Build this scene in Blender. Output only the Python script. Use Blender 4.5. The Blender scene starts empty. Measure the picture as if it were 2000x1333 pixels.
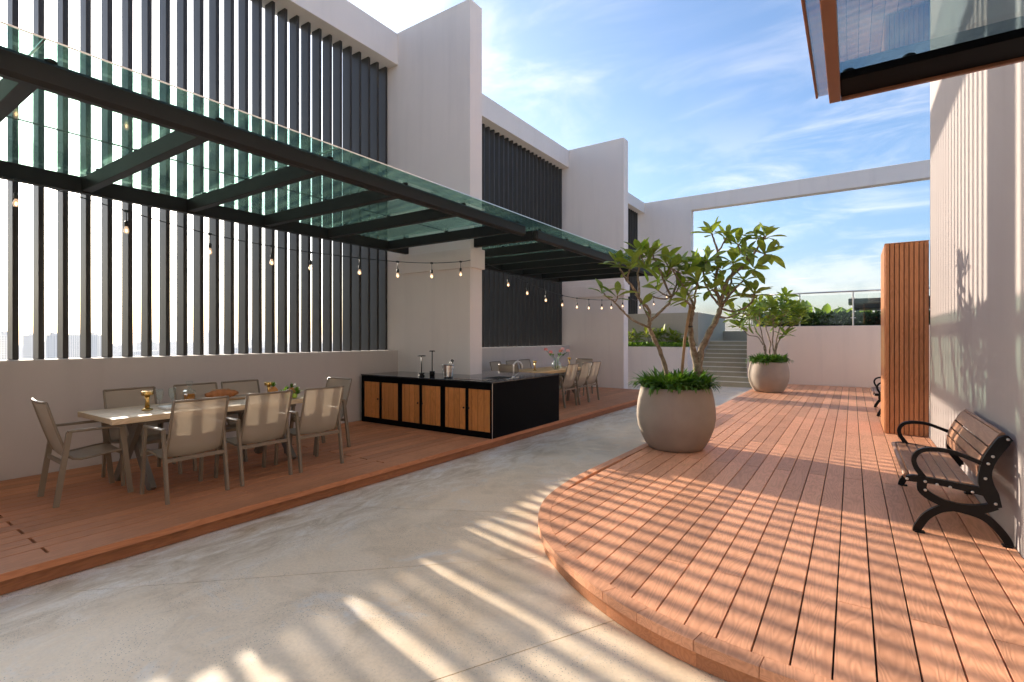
import bpy, bmesh, math, random
from mathutils import Vector, Matrix, Quaternion
R = math.radians
rnd = random.Random(7)
sc = bpy.context.scene
COL = sc.collection

# ------------------------------------------------------------------ camera
YAW = 33.984
CAMH = 1.5
FPX = 985.0
cam_d = bpy.data.cameras.new('camera')
cam = bpy.data.objects.new('camera', cam_d)
COL.objects.link(cam)
cam.location = (0, 0, CAMH)
cam.rotation_euler = (R(90), 0, R(YAW))
cam_d.sensor_width = 36.0
cam_d.lens = FPX / 2000.0 * 36.0
cam_d.shift_y = -(666.5 - 660.0) / 2000.0
cam_d.clip_start = 0.05
cam_d.clip_end = 20000
sc.camera = cam

# ------------------------------------------------------------------ sky, sun, exposure
SUN_EL = 16.4
SUN_AZ = 12.0        # degrees the sun stands ahead (+Y) of straight left (-X)
sundir = Vector((-math.cos(R(SUN_AZ)) * math.cos(R(SUN_EL)), math.sin(R(SUN_AZ)) * math.cos(R(SUN_EL)), math.sin(R(SUN_EL))))
world = bpy.data.worlds.new('World')
sc.world = world
world.use_nodes = True
nt = world.node_tree
nt.nodes.clear()
def wn(t, **k):
    n = nt.nodes.new(t)
    for a, b in k.items(): setattr(n, a, b)
    return n
L = nt.links.new
out = wn('ShaderNodeOutputWorld'); bg = wn('ShaderNodeBackground')
sky = wn('ShaderNodeTexSky', sky_type='NISHITA', sun_disc=False, sun_elevation=R(SUN_EL), sun_rotation=R(-(90 - SUN_AZ)), altitude=100.0, air_density=1.0, dust_density=3.5, ozone_density=4.0)
tc = wn('ShaderNodeTexCoord')
sep = wn('ShaderNodeSeparateXYZ'); L(tc.outputs['Generated'], sep.inputs[0])
def wmath(op, a, b=None, clamp=False):
    n = wn('ShaderNodeMath', operation=op, use_clamp=clamp)
    for i, v in enumerate((a, b)):
        if v is None: continue
        if isinstance(v, (int, float)): n.inputs[i].default_value = v
        else: L(v, n.inputs[i])
    return n.outputs[0]
def wramp(v, a, b):
    n = wn('ShaderNodeMapRange', interpolation_type='SMOOTHSTEP'); L(v, n.inputs['Value'])
    n.inputs['From Min'].default_value = a; n.inputs['From Max'].default_value = b
    return n.outputs[0]
zc = wmath('ADD', wmath('MAXIMUM', sep.outputs['Z'], 0.0), 0.12)
px_ = wmath('DIVIDE', sep.outputs['X'], zc); py_ = wmath('DIVIDE', sep.outputs['Y'], zc)
comb = wn('ShaderNodeCombineXYZ'); L(px_, comb.inputs[0]); L(py_, comb.inputs[1])
# thin streaked high cloud
mp = wn('ShaderNodeMapping'); L(comb.outputs[0], mp.inputs[0])
mp.inputs['Rotation'].default_value = (0, 0, R(28)); mp.inputs['Scale'].default_value = (0.9, 1.45, 1)
n1 = wn('ShaderNodeTexNoise'); L(mp.outputs[0], n1.inputs['Vector'])
n1.inputs['Scale'].default_value = 1.6; n1.inputs['Detail'].default_value = 9; n1.inputs['Roughness'].default_value = 0.62; n1.inputs['Distortion'].default_value = 0.7
n2 = wn('ShaderNodeTexNoise'); L(comb.outputs[0], n2.inputs['Vector'])
n2.inputs['Scale'].default_value = 0.8; n2.inputs['Detail'].default_value = 4
cirrus = wmath('MULTIPLY', wramp(n1.outputs['Fac'], 0.42, 0.76), wramp(n2.outputs['Fac'], 0.34, 0.64))
# cumulus low over the horizon
mp2 = wn('ShaderNodeMapping'); L(tc.outputs['Generated'], mp2.inputs[0]); mp2.inputs['Scale'].default_value = (1, 1, 2.2)
mp2.inputs['Location'].default_value = (0.9, 2.7, 0.1)
n3 = wn('ShaderNodeTexNoise'); L(mp2.outputs[0], n3.inputs['Vector'])
n3.inputs['Scale'].default_value = 3.6; n3.inputs['Detail'].default_value = 8; n3.inputs['Roughness'].default_value = 0.58
low = wmath('MULTIPLY', wramp(sep.outputs['Z'], 0.42, 0.22), wramp(n3.outputs['Fac'], 0.46, 0.62))
cl = wmath('MAXIMUM', wmath('MULTIPLY', cirrus, 0.40), wmath('MULTIPLY', low, 0.20))
mix = wn('ShaderNodeMixRGB'); L(cl, mix.inputs['Fac']); L(sky.outputs[0], mix.inputs['Color1'])
mix.inputs['Color2'].default_value = (7.6, 6.7, 5.8, 1)
L(mix.outputs[0], bg.inputs['Color'])
bg.inputs['Strength'].default_value = 0.068
L(bg.outputs[0], out.inputs['Surface'])

sun_d = bpy.data.lights.new('sun', 'SUN'); sun_d.energy = 2.0; sun_d.angle = R(0.75); sun_d.color = (1.0, 0.89, 0.75)
sun_o = bpy.data.objects.new('sun', sun_d); COL.objects.link(sun_o)
sun_o.rotation_mode = 'QUATERNION'; sun_o.rotation_quaternion = sundir.to_track_quat('Z', 'Y')
sc.view_settings.view_transform = 'Standard'; sc.view_settings.look = 'None'
sc.view_settings.exposure = 2.32; sc.view_settings.gamma = 1.0; sc.view_settings.use_curve_mapping = False
sc.cycles.max_bounces = 6; sc.cycles.diffuse_bounces = 4; sc.cycles.glossy_bounces = 2; sc.cycles.transparent_max_bounces = 10; sc.cycles.caustics_refractive = False; sc.cycles.sample_clamp_indirect = 6.0; sc.cycles.adaptive_threshold = 0.02

# ------------------------------------------------------------------ helpers
A = R(YAW)
FW = Vector((-math.sin(A), math.cos(A), 0)); RT = Vector((math.cos(A), math.sin(A), 0))
def at(px, py, d):
    """point d metres ahead of the camera plane, along the sight line of photo pixel px, py"""
    p = (FW + RT * ((px - 1000) / FPX)) * d
    return Vector((p.x, p.y, CAMH + (660 - py) / FPX * d))

class MB:
    def __init__(s): s.v = []; s.f = []; s.sm = []
    def face(s, pts, smooth=False):
        b = len(s.v); s.v += [tuple(p) for p in pts]; s.f.append(tuple(range(b, b + len(pts)))); s.sm.append(smooth)
    def quads(s, idx, smooth=False):
        for q in idx: s.f.append(q); s.sm.append(smooth)
    def box(s, x0, x1, y0, y1, z0, z1):
        b = len(s.v)
        s.v += [(x0, y0, z0), (x1, y0, z0), (x1, y1, z0), (x0, y1, z0), (x0, y0, z1), (x1, y0, z1), (x1, y1, z1), (x0, y1, z1)]
        s.quads([(b, b+3, b+2, b+1), (b+4, b+5, b+6, b+7), (b, b+1, b+5, b+4), (b+1, b+2, b+6, b+5), (b+2, b+3, b+7, b+6), (b+3, b, b+4, b+7)])
        return s
    def bbox(s, x0, x1, y0, y1, z0, z1, e=0.006):
        """box with chamfered edges"""
        bm = bmesh.new(); bmesh.ops.create_cube(bm, size=1)
        for v in bm.verts: v.co = Vector(((x0+x1)/2 + v.co.x*(x1-x0), (y0+y1)/2 + v.co.y*(y1-y0), (z0+z1)/2 + v.co.z*(z1-z0)))
        bmesh.ops.bevel(bm, geom=list(bm.edges), offset=e, segments=1, affect='EDGES', profile=0.5)
        b = len(s.v); s.v += [tuple(v.co) for v in bm.verts]; bm.verts.index_update()
        for f in bm.faces: s.f.append(tuple(b + v.index for v in f.verts)); s.sm.append(False)
        bm.free(); return s
    def bar(s, p, q, w, h, up=(0, 0, 1)):
        p = Vector(p); q = Vector(q); d = (q - p).normalized(); u = Vector(up)
        a = d.cross(u)
        if a.length < 1e-4: a = d.cross(Vector((0, 1, 0)))
        a.normalize(); c = a.cross(d).normalized(); a *= w / 2; c *= h / 2
        b = len(s.v)
        for o in (p, q):
            for m in (-a - c, a - c, a + c, -a + c): s.v.append(tuple(o + m))
        s.quads([(b, b+1, b+2, b+3), (b+7, b+6, b+5, b+4), (b, b+4, b+5, b+1), (b+1, b+5, b+6, b+2), (b+2, b+6, b+7, b+3), (b+3, b+7, b+4, b)])
        return s
    def tube(s, pts, rad, seg=8, cap=True):
        pts = [Vector(p) for p in pts]; n = len(pts)
        if not isinstance(rad, (list, tuple)): rad = [rad] * n
        b = len(s.v); prev = None
        for i, p in enumerate(pts):
            d = (pts[min(i+1, n-1)] - pts[max(i-1, 0)]).normalized()
            if prev is None:
                a = d.cross(Vector((0, 0, 1)))
                if a.length < 0.05: a = d.cross(Vector((0, 1, 0)))
            else: a = prev - d * prev.dot(d)
            a.normalize(); prev = a; c = d.cross(a)
            for k in range(seg):
                t = 2 * math.pi * k / seg; s.v.append(tuple(p + (a * math.cos(t) + c * math.sin(t)) * rad[i]))
        for i in range(n - 1):
            for k in range(seg):
                k2 = (k + 1) % seg; s.f.append((b + i*seg + k, b + i*seg + k2, b + (i+1)*seg + k2, b + (i+1)*seg + k)); s.sm.append(True)
        if cap:
            s.f.append(tuple(b + k for k in reversed(range(seg)))); s.sm.append(False)
            s.f.append(tuple(b + (n-1)*seg + k for k in range(seg))); s.sm.append(False)
        return s
    def lathe(s, prof, seg=20, c=(0, 0, 0), smooth=True, cap0=True, cap1=True):
        b = len(s.v)
        for r, z in prof:
            for k in range(seg):
                t = 2 * math.pi * k / seg; s.v.append((c[0] + r*math.cos(t), c[1] + r*math.sin(t), c[2] + z))
        n = len(prof)
        for i in range(n - 1):
            for k in range(seg):
                k2 = (k + 1) % seg; s.f.append((b + i*seg + k, b + i*seg + k2, b + (i+1)*seg + k2, b + (i+1)*seg + k)); s.sm.append(smooth)
        if cap0: s.f.append(tuple(b + k for k in reversed(range(seg)))); s.sm.append(False)
        if cap1: s.f.append(tuple(b + (n-1)*seg + k for k in range(seg))); s.sm.append(False)
        return s
    def prism(s, poly, z0, z1):
        """extrude an XY polygon (counter-clockwise)"""
        b = len(s.v); n = len(poly)
        s.v += [(p[0], p[1], z0) for p in poly] + [(p[0], p[1], z1) for p in poly]
        s.f.append(tuple(b + i for i in reversed(range(n)))); s.sm.append(False)
        s.f.append(tuple(b + n + i for i in range(n))); s.sm.append(False)
        for i in range(n):
            j = (i + 1) % n; s.f.append((b + i, b + j, b + n + j, b + n + i)); s.sm.append(False)
        return s
    def ribbon(s, cl, hw, y0, y1):
        """flat bar following an XZ centre line, half widths hw, between y0 and y1"""
        pts = [Vector((a, 0, c)) for a, c in cl]; n = len(pts); b = len(s.v)
        if not isinstance(hw, (list, tuple)): hw = [hw] * n
        for i, p in enumerate(pts):
            d = (pts[min(i+1, n-1)] - pts[max(i-1, 0)]).normalized(); m = Vector((-d.z, 0, d.x)) * hw[i]
            for q in (p + m, p - m): s.v.append((q.x, y0, q.z)); s.v.append((q.x, y1, q.z))
        for i in range(n - 1):
            a = b + 4*i; c = a + 4
            s.quads([(a, c, c+1, a+1), (a+2, a+3, c+3, c+2), (a, a+2, c+2, c), (a+1, c+1, c+3, a+3)])
        s.quads([(b, b+1, b+3, b+2), (b+4*n-4, b+4*n-2, b+4*n-1, b+4*n-3)])
        return s
    def mesh(s, name, mat, fix=True):
        me = bpy.data.meshes.new(name); me.from_pydata(s.v, [], s.f)
        me.polygons.foreach_set('use_smooth', s.sm)
        if fix:
            bm = bmesh.new(); bm.from_mesh(me); bmesh.ops.recalc_face_normals(bm, faces=bm.faces); bm.to_mesh(me); bm.free()
        me.materials.append(mat); me.update(); return me

def place(name, me, parent=None, mat4=None):
    o = bpy.data.objects.new(name, me); COL.objects.link(o)
    if mat4 is not None: o.matrix_basis = mat4
    if parent is not None:
        o.parent = parent
        if parent.parent is None: o.matrix_parent_inverse = parent.matrix_basis.inverted()
    return o
def part(name, mb, mat, parent=None, fix=True):
    """mesh given in world coordinates, hung under its thing"""
    return place(name, mb.mesh(name, mat, fix), parent)
def lpart(name, mb, mat, parent):
    """mesh given in the thing's own coordinates"""
    o = bpy.data.objects.new(name, mb.mesh(name, mat)); COL.objects.link(o); o.parent = parent; return o
def tag(o, label=None, cat=None, group=None, kind=None):
    if label: o['label'] = label
    if cat: o['category'] = cat
    if group: o['group'] = group
    if kind: o['kind'] = kind
    return o
def thing(name, label, cat, loc=(0, 0, 0), rz=0.0, group=None):
    o = bpy.data.objects.new(name, None); COL.objects.link(o); o.empty_display_size = 0.1
    o.matrix_basis = Matrix.Translation(loc) @ Matrix.Rotation(rz, 4, 'Z')
    return tag(o, label, cat, group)
def struct(name, loc=(0, 0, 0)):
    o = bpy.data.objects.new(name, None); COL.objects.link(o); o.location = loc; o['kind'] = 'structure'; return o
def copy_tree(src, mat4, label, parent=None):
    c = src.copy(); COL.objects.link(c)
    if parent is None: c.matrix_basis = mat4; c['label'] = label
    else: c.parent = parent; c.matrix_parent_inverse = src.matrix_parent_inverse.copy()
    for ch in src.children: copy_tree(ch, None, None, c)
    return c
def TR(x, y, z, rz=0): return Matrix.Translation((x, y, z)) @ Matrix.Rotation(rz, 4, 'Z')

# ------------------------------------------------------------------ materials
def new_mat(name):
    m = bpy.data.materials.new(name); m.use_nodes = True; t = m.node_tree; b = t.nodes['Principled BSDF']; return m, t, b
def nd(t, ty, **k):
    n = t.nodes.new(ty)
    for a, b in k.items():
        if a.startswith('i_'):
            key = a[2:].replace('_', ' ')
            n.inputs[key].default_value = b
        else: setattr(n, a, b)
    return n
def lk(t, a, b): t.links.new(a, b)
def coords(t, kind='Object', scale=(1, 1, 1), rnd_off=False):
    c = nd(t, 'ShaderNodeTexCoord'); m = nd(t, 'ShaderNodeMapping'); m.inputs['Scale'].default_value = scale; lk(t, c.outputs[kind], m.inputs['Vector'])
    if rnd_off:
        oi = nd(t, 'ShaderNodeObjectInfo'); mu = nd(t, 'ShaderNodeMath', operation='MULTIPLY'); mu.inputs[1].default_value = 37.0
        lk(t, oi.outputs['Random'], mu.inputs[0]); cb = nd(t, 'ShaderNodeCombineXYZ')
        for i in range(3): lk(t, mu.outputs[0], cb.inputs[i])
        lk(t, cb.outputs[0], m.inputs['Location'])
    return m.outputs[0]
def noise(t, vec, scale, detail=4, rough=0.5, dist=0.0):
    n = nd(t, 'ShaderNodeTexNoise'); lk(t, vec, n.inputs['Vector']); n.inputs['Scale'].default_value = scale; n.inputs['Detail'].default_value = detail
    n.inputs['Roughness'].default_value = rough; n.inputs['Distortion'].default_value = dist; return n.outputs['Fac']
def ramp(t, v, stops):
    r = nd(t, 'ShaderNodeValToRGB'); lk(t, v, r.inputs[0]); e = r.color_ramp.elements
    while len(e) > 2: e.remove(e[-1])
    while len(e) < len(stops): e.new(0.5)
    for k, (p, c) in enumerate(stops):
        e[k].position = p; e[k].color = (c[0], c[1], c[2], 1) if not isinstance(c, (int, float)) else (c, c, c, 1)
    return r.outputs[0]
def mixc(t, f, a, b, mode='MIX'):
    m = nd(t, 'ShaderNodeMixRGB', blend_type=mode)
    for i, v in zip(('Fac', 'Color1', 'Color2'), (f, a, b)):
        if isinstance(v, (int, float)): m.inputs[i].default_value = v
        elif isinstance(v, tuple): m.inputs[i].default_value = (v[0], v[1], v[2], 1)
        else: lk(t, v, m.inputs[i])
    return m.outputs[0]
def bump(t, b, h, strength=0.3, dist=0.01):
    n = nd(t, 'ShaderNodeBump'); n.inputs['Strength'].default_value = strength; n.inputs['Distance'].default_value = dist
    lk(t, h, n.inputs['Height']); lk(t, n.outputs[0], b.inputs['Normal'])

def simple(name, col, rough=0.5, metal=0.0, var=0.08, nscale=6.0, bmp=0.0, spec=0.5, bscale=60.0, bdist=0.002):
    m, t, b = new_mat(name); v = coords(t)
    n = noise(t, v, nscale, 5, 0.55)
    c = mixc(t, n, tuple(x * (1 - var) for x in col), tuple(min(1, x * (1 + var)) for x in col))
    lk(t, c, b.inputs['Base Color']); b.inputs['Roughness'].default_value = rough; b.inputs['Metallic'].default_value = metal
    b.inputs['Specular IOR Level'].default_value = spec
    if bmp: bump(t, b, noise(t, v, bscale, 3), bmp, bdist)
    return m

def wood_board(name, base, dark, grain=(1, 1, 1), rough=0.55, rnd_amt=0.16, bstr=0.5):
    """embossed composite / timber: grain runs along local Y"""
    m, t, b = new_mat(name)
    v = coords(t, 'Object', (1, 1, 1), True)
    # figure: flame grain from distorted stretched noise
    mp = nd(t, 'ShaderNodeMapping'); mp.inputs['Scale'].default_value = (9.0 * grain[0], 1.1 * grain[1], 9.0 * grain[2]); lk(t, v, mp.inputs['Vector'])
    n0 = noise(t, mp.outputs[0], 1.0, 2, 0.5, 0.4)
    mul = nd(t, 'ShaderNodeMath', operation='MULTIPLY'); mul.inputs[1].default_value = 26.0; lk(t, n0, mul.inputs[0])
    fr = nd(t, 'ShaderNodeMath', operation='PINGPONG'); fr.inputs[1].default_value = 1.0; lk(t, mul.outputs[0], fr.inputs[0])
    mp2 = nd(t, 'ShaderNodeMapping'); mp2.inputs['Scale'].default_value = (220 * grain[0], 9 * grain[1], 220 * grain[2]); lk(t, v, mp2.inputs['Vector'])
    n1 = noise(t, mp2.outputs[0], 1.0, 3, 0.6)
    h = mixc(t, 0.45, fr.outputs[0], n1)
    oi = nd(t, 'ShaderNodeObjectInfo')
    col = mixc(t, ramp(t, h, [(0.15, 0.0), (0.75, 1.0)]), dark, base)
    big = noise(t, coords(t, 'Object', (0.8, 0.8, 0.8)), 2.2, 5, 0.6)
    col = mixc(t, ramp(t, big, [(0.35, 0.0), (0.75, 0.35)]), col, tuple(min(1, x * 1.28 + 0.02) for x in base))
    hs = nd(t, 'ShaderNodeHueSaturation'); lk(t, col, hs.inputs['Color'])
    mr = nd(t, 'ShaderNodeMapRange'); lk(t, oi.outputs['Random'], mr.inputs['Value']); mr.inputs['To Min'].default_value = 1 - rnd_amt; mr.inputs['To Max'].default_value = 1 + rnd_amt
    lk(t, mr.outputs[0], hs.inputs['Value']); lk(t, hs.outputs[0], b.inputs['Base Color'])
    b.inputs['Roughness'].default_value = rough; b.inputs['Specular IOR Level'].default_value = 0.35
    bump(t, b, h, bstr, 0.0025)
    return m

M = {}
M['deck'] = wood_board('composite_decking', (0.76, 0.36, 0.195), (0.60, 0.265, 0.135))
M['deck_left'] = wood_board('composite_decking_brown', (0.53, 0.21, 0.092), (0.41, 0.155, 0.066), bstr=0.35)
M['fascia'] = wood_board('composite_fascia_shaded', (0.30, 0.115, 0.045), (0.22, 0.08, 0.03), bstr=0.3)  # left deck brown darkened: shade on the recessed front is in the colour
M['fascia_light'] = wood_board('composite_fascia_orange_shaded', (0.50, 0.205, 0.09), (0.40, 0.155, 0.065), bstr=0.4)  # right deck tone darkened, with the shade below the nosing painted in
M['clad'] = wood_board('cladding_slat', (0.52, 0.215, 0.085), (0.40, 0.155, 0.055), grain=(1, 1, 0.12), rnd_amt=0.12)
M['bench_wood'] = wood_board('bench_timber', (0.36, 0.185, 0.105), (0.26, 0.125, 0.07), rough=0.38, rnd_amt=0.1, bstr=0.2)
M['door_wood'] = wood_board('cabinet_timber', (0.60, 0.235, 0.06), (0.46, 0.165, 0.04), grain=(1, 1, 0.12), rough=0.4, rnd_amt=0.12, bstr=0.2)
M['table_wood'] = wood_board('table_timber', (0.56, 0.42, 0.27), (0.44, 0.31, 0.18), rough=0.42, rnd_amt=0.08, bstr=0.2)
M['table_wood_warm'] = wood_board('table_timber_warm', (0.58, 0.36, 0.16), (0.46, 0.27, 0.11), rough=0.4, rnd_amt=0.08, bstr=0.2)

def wall_mat(name, col):
    m, t, b = new_mat(name); v = coords(t)
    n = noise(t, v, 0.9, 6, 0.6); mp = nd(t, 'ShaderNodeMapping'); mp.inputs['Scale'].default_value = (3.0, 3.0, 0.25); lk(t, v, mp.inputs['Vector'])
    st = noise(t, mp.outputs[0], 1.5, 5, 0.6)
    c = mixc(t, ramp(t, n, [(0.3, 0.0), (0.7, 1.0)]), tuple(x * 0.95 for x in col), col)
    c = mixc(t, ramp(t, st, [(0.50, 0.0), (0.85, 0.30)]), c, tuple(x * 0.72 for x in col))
    lk(t, c, b.inputs['Base Color']); b.inputs['Roughness'].default_value = 0.85; b.inputs['Specular IOR Level'].default_value = 0.25
    bump(t, b, noise(t, v, 90, 4, 0.6), 0.18, 0.003)
    return m
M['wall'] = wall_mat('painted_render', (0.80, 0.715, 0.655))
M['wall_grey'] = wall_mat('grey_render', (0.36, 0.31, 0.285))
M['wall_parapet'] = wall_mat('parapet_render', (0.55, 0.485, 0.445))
M['wall_bounce_tint'] = wall_mat('bounce_tinted_render', (0.84, 0.68, 0.56))  # far wall: warm light bounced off the deck is put into its colour
M['wall_olive'] = wall_mat('olive_render', (0.42, 0.38, 0.30))

def concrete():
    m, t, b = new_mat('polished_concrete'); v = coords(t)
    big = noise(t, v, 0.55, 7, 0.62, 0.6); mid = noise(t, v, 2.6, 6, 0.62, 0.8); fine = noise(t, v, 46, 3, 0.6)
    c = ramp(t, big, [(0.28, (0.77, 0.56, 0.35)), (0.46, (0.88, 0.69, 0.48)), (0.62, (0.92, 0.755, 0.56)), (0.78, (0.86, 0.635, 0.41))])
    c = mixc(t, ramp(t, mid, [(0.34, 0.42), (0.55, 0.0)]), c, (0.56, 0.41, 0.25))
    c = mixc(t, ramp(t, noise(t, v, 1.7, 7, 0.7, 1.2), [(0.56, 0.0), (0.72, 0.75)]), c, (0.80, 0.76, 0.70))
    # washed-out, dirtier strip against the left deck: its own stain bands
    se = nd(t, 'ShaderNodeSeparateXYZ'); lk(t, v, se.inputs[0])
    ad = nd(t, 'ShaderNodeMath', operation='ADD'); lk(t, se.outputs['X'], ad.inputs[0])
    wob = nd(t, 'ShaderNodeMath', operation='MULTIPLY'); wob.inputs[1].default_value = 1.1; lk(t, noise(t, v, 1.3, 6, 0.65), wob.inputs[0]); lk(t, wob.outputs[0], ad.inputs[1])
    band = nd(t, 'ShaderNodeMapRange', interpolation_type='SMOOTHSTEP'); lk(t, ad.outputs[0], band.inputs['Value']); band.inputs['From Min'].default_value = -2.75; band.inputs['From Max'].default_value = -3.5
    stain = noise(t, coords(t, 'Object', (2.6, 0.9, 1)), 2.2, 8, 0.72, 0.9)
    sc_ = ramp(t, stain, [(0.32, (0.46, 0.33, 0.20)), (0.48, (0.74, 0.61, 0.46)), (0.62, (0.90, 0.82, 0.72))])
    fm = nd(t, 'ShaderNodeMath', operation='MULTIPLY'); fm.inputs[1].default_value = 0.9; lk(t, band.outputs[0], fm.inputs[0])
    c = mixc(t, fm.outputs[0], c, sc_)
    # exposed aggregate specks
    vo = nd(t, 'ShaderNodeTexVoronoi', feature='F1'); lk(t, v, vo.inputs['Vector']); vo.inputs['Scale'].default_value = 70
    spm = noise(t, v, 3.1, 4, 0.6)
    sp = nd(t, 'ShaderNodeMath', operation='MULTIPLY'); lk(t, ramp(t, vo.outputs['Distance'], [(0.13, 1.0), (0.27, 0.0)]), sp.inputs[0]); lk(t, ramp(t, spm, [(0.42, 0.0), (0.60, 0.85)]), sp.inputs[1])
    c = mixc(t, sp.outputs[0], c, (0.20, 0.165, 0.13))
    c = mixc(t, ramp(t, fine, [(0.3, 0.16), (0.6, 0.0)]), c, (0.30, 0.25, 0.19))
    lk(t, c, b.inputs['Base Color'])
    lk(t, ramp(t, mid, [(0.3, 0.34), (0.7, 0.52)]), b.inputs['Roughness']); b.inputs['Specular IOR Level'].default_value = 0.45
    bump(t, b, fine, 0.08, 0.002)
    return m
M['concrete'] = concrete()
M['grout'] = simple('joint_dark', (0.07, 0.055, 0.04), 0.9)
M['under'] = simple('deck_void', (0.03, 0.02, 0.015), 0.95)
M['step'] = simple('stair_stone', (0.52, 0.43, 0.28), 0.75, var=0.2, nscale=4, bmp=0.2)
M['nosing'] = simple('stair_nosing', (0.88, 0.81, 0.66), 0.7, var=0.08)
M['louver'] = simple('bronze_aluminium', (0.034, 0.031, 0.028), 0.45, metal=0.0, spec=0.3, var=0.06, nscale=2)
M['louver_dark'] = simple('green_grey_aluminium', (0.12, 0.125, 0.11), 0.45, metal=0.15, var=0.06, nscale=2)
M['steel'] = simple('dark_painted_steel', (0.022, 0.021, 0.02), 0.5, var=0.1, spec=0.15)
M['black'] = simple('black_laminate', (0.0022, 0.0022, 0.0025), 0.55, var=0.05, spec=0.04)
M['counter'] = simple('black_polished_counter', (0.012, 0.012, 0.013), 0.09, var=0.05)
M['castiron'] = simple('black_cast_iron', (0.006, 0.0055, 0.005), 0.4, var=0.1, spec=0.2, bmp=0.15, bscale=200)
M['bolt'] = simple('zinc_bolt', (0.55, 0.52, 0.47), 0.35, metal=0.8)
M['chair_frame'] = simple('taupe_powder_coat', (0.20, 0.15, 0.10), 0.42, var=0.04)
M['taupe_dark'] = simple('table_leg_coat', (0.16, 0.135, 0.105), 0.5, var=0.05)
M['brass'] = simple('brushed_brass', (0.62, 0.40, 0.13), 0.26, metal=1.0, var=0.05)
M['chrome'] = simple('stainless_steel', (0.72, 0.71, 0.69), 0.14, metal=1.0, var=0.03)
M['satin'] = simple('satin_steel', (0.66, 0.64, 0.61), 0.3, metal=1.0, var=0.03)
M['pot'] = simple('cast_stone', (0.32, 0.25, 0.19), 0.72, var=0.16, nscale=5, bmp=0.25, bscale=110)
M['soil'] = simple('soil', (0.045, 0.03, 0.02), 0.95, var=0.3, nscale=30)
M['brown_trim'] = simple('brown_aluminium', (0.17, 0.066, 0.032), 0.42, var=0.06)
M['plastic'] = simple('black_rubber', (0.012, 0.012, 0.012), 0.5)
M['paper'] = simple('white_paper', (0.78, 0.76, 0.72), 0.7)
M['orange'] = simple('orange_peel', (0.70, 0.24, 0.03), 0.45, var=0.2, nscale=20, bmp=0.2, bscale=140)
M['grape'] = simple('dark_grape', (0.12, 0.02, 0.04), 0.3, var=0.3)
M['lime'] = simple('green_apple', (0.36, 0.46, 0.06), 0.4, var=0.2)
M['pineapple'] = simple('pineapple_skin', (0.52, 0.20, 0.04), 0.6, var=0.4, nscale=40, bmp=0.6, bscale=70, bdist=0.006)
M['bread'] = simple('bread_crust', (0.36, 0.13, 0.035), 0.6, var=0.4, nscale=14, bmp=0.4, bscale=45, bdist=0.005)
M['board'] = simple('chopping_board', (0.40, 0.22, 0.09), 0.5)
M['petal'] = simple('peony_petal', (0.82, 0.30, 0.26), 0.6, var=0.2, nscale=30)
M['petal_pale'] = simple('peony_petal_pale', (0.86, 0.50, 0.46), 0.6, var=0.15, nscale=30)
M['stake'] = simple('timber_stake', (0.33, 0.19, 0.085), 0.7, var=0.2, nscale=12)
M['roof_dark'] = simple('dark_roof_sheet', (0.03, 0.032, 0.03), 0.4)
M['city'] = simple('city_ground', (0.22, 0.24, 0.22), 0.9, var=0.4, nscale=0.01)

def bark():
    m, t, b = new_mat('plumeria_bark'); v = coords(t)
    n = noise(t, v, 16, 5, 0.65, 0.4)
    lk(t, ramp(t, n, [(0.3, (0.11, 0.07, 0.04)), (0.5, (0.23, 0.165, 0.10)), (0.7, (0.36, 0.29, 0.20))]), b.inputs['Base Color'])
    b.inputs['Roughness'].default_value = 0.8; bump(t, b, n, 0.5, 0.008); return m
M['bark'] = bark()

def leaf_mat(name, a, bcol, trans=0.35, rough=0.42):
    m, t, b = new_mat(name)
    oi = nd(t, 'ShaderNodeObjectInfo'); geo = nd(t, 'ShaderNodeNewGeometry')
    add = nd(t, 'ShaderNodeMath', operation='ADD'); lk(t, oi.outputs['Random'], add.inputs[0]); lk(t, geo.outputs['Random Per Island'], add.inputs[1])
    fr = nd(t, 'ShaderNodeMath', operation='FRACT'); lk(t, add.outputs[0], fr.inputs[0])
    c = mixc(t, fr.outputs[0], a, bcol)
    v = coords(t); c = mixc(t, ramp(t, noise(t, v, 9, 3), [(0.4, 0.0), (0.8, 0.4)]), c, tuple(min(1, x * 1.5) for x in bcol))
    lk(t, c, b.inputs['Base Color']); b.inputs['Roughness'].default_value = rough; b.inputs['Specular IOR Level'].default_value = 0.4
    tr = nd(t, 'ShaderNodeBsdfTranslucent'); c2 = mixc(t, 1.0, c, (1.25, 1.2, 0.45), 'MULTIPLY'); lk(t, c2, tr.inputs['Color'])
    mx = nd(t, 'ShaderNodeMixShader'); mx.inputs[0].default_value = trans
    lk(t, b.outputs[0], mx.inputs[1]); lk(t, tr.outputs[0], mx.inputs[2]); lk(t, mx.outputs[0], t.nodes['Material Output'].inputs['Surface']); return m
M['leaf'] = leaf_mat('plumeria_leaf', (0.125, 0.205, 0.042), (0.26, 0.32, 0.065), 0.42)
M['fern'] = leaf_mat('fern_frond', (0.050, 0.13, 0.018), (0.11, 0.22, 0.03), 0.3, 0.5)
M['fern_light'] = leaf_mat('ground_cover', (0.09, 0.20, 0.02), (0.17, 0.30, 0.035), 0.3, 0.5)
M['broad'] = leaf_mat('broad_leaf', (0.09, 0.15, 0.03), (0.24, 0.28, 0.05), 0.4, 0.45)
M['hedge'] = leaf_mat('hedge_leaf', (0.018, 0.042, 0.016), (0.035, 0.075, 0.02), 0.2, 0.5)
M['banana'] = leaf_mat('banana_leaf', (0.13, 0.22, 0.06), (0.24, 0.33, 0.09), 0.45, 0.45)

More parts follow.
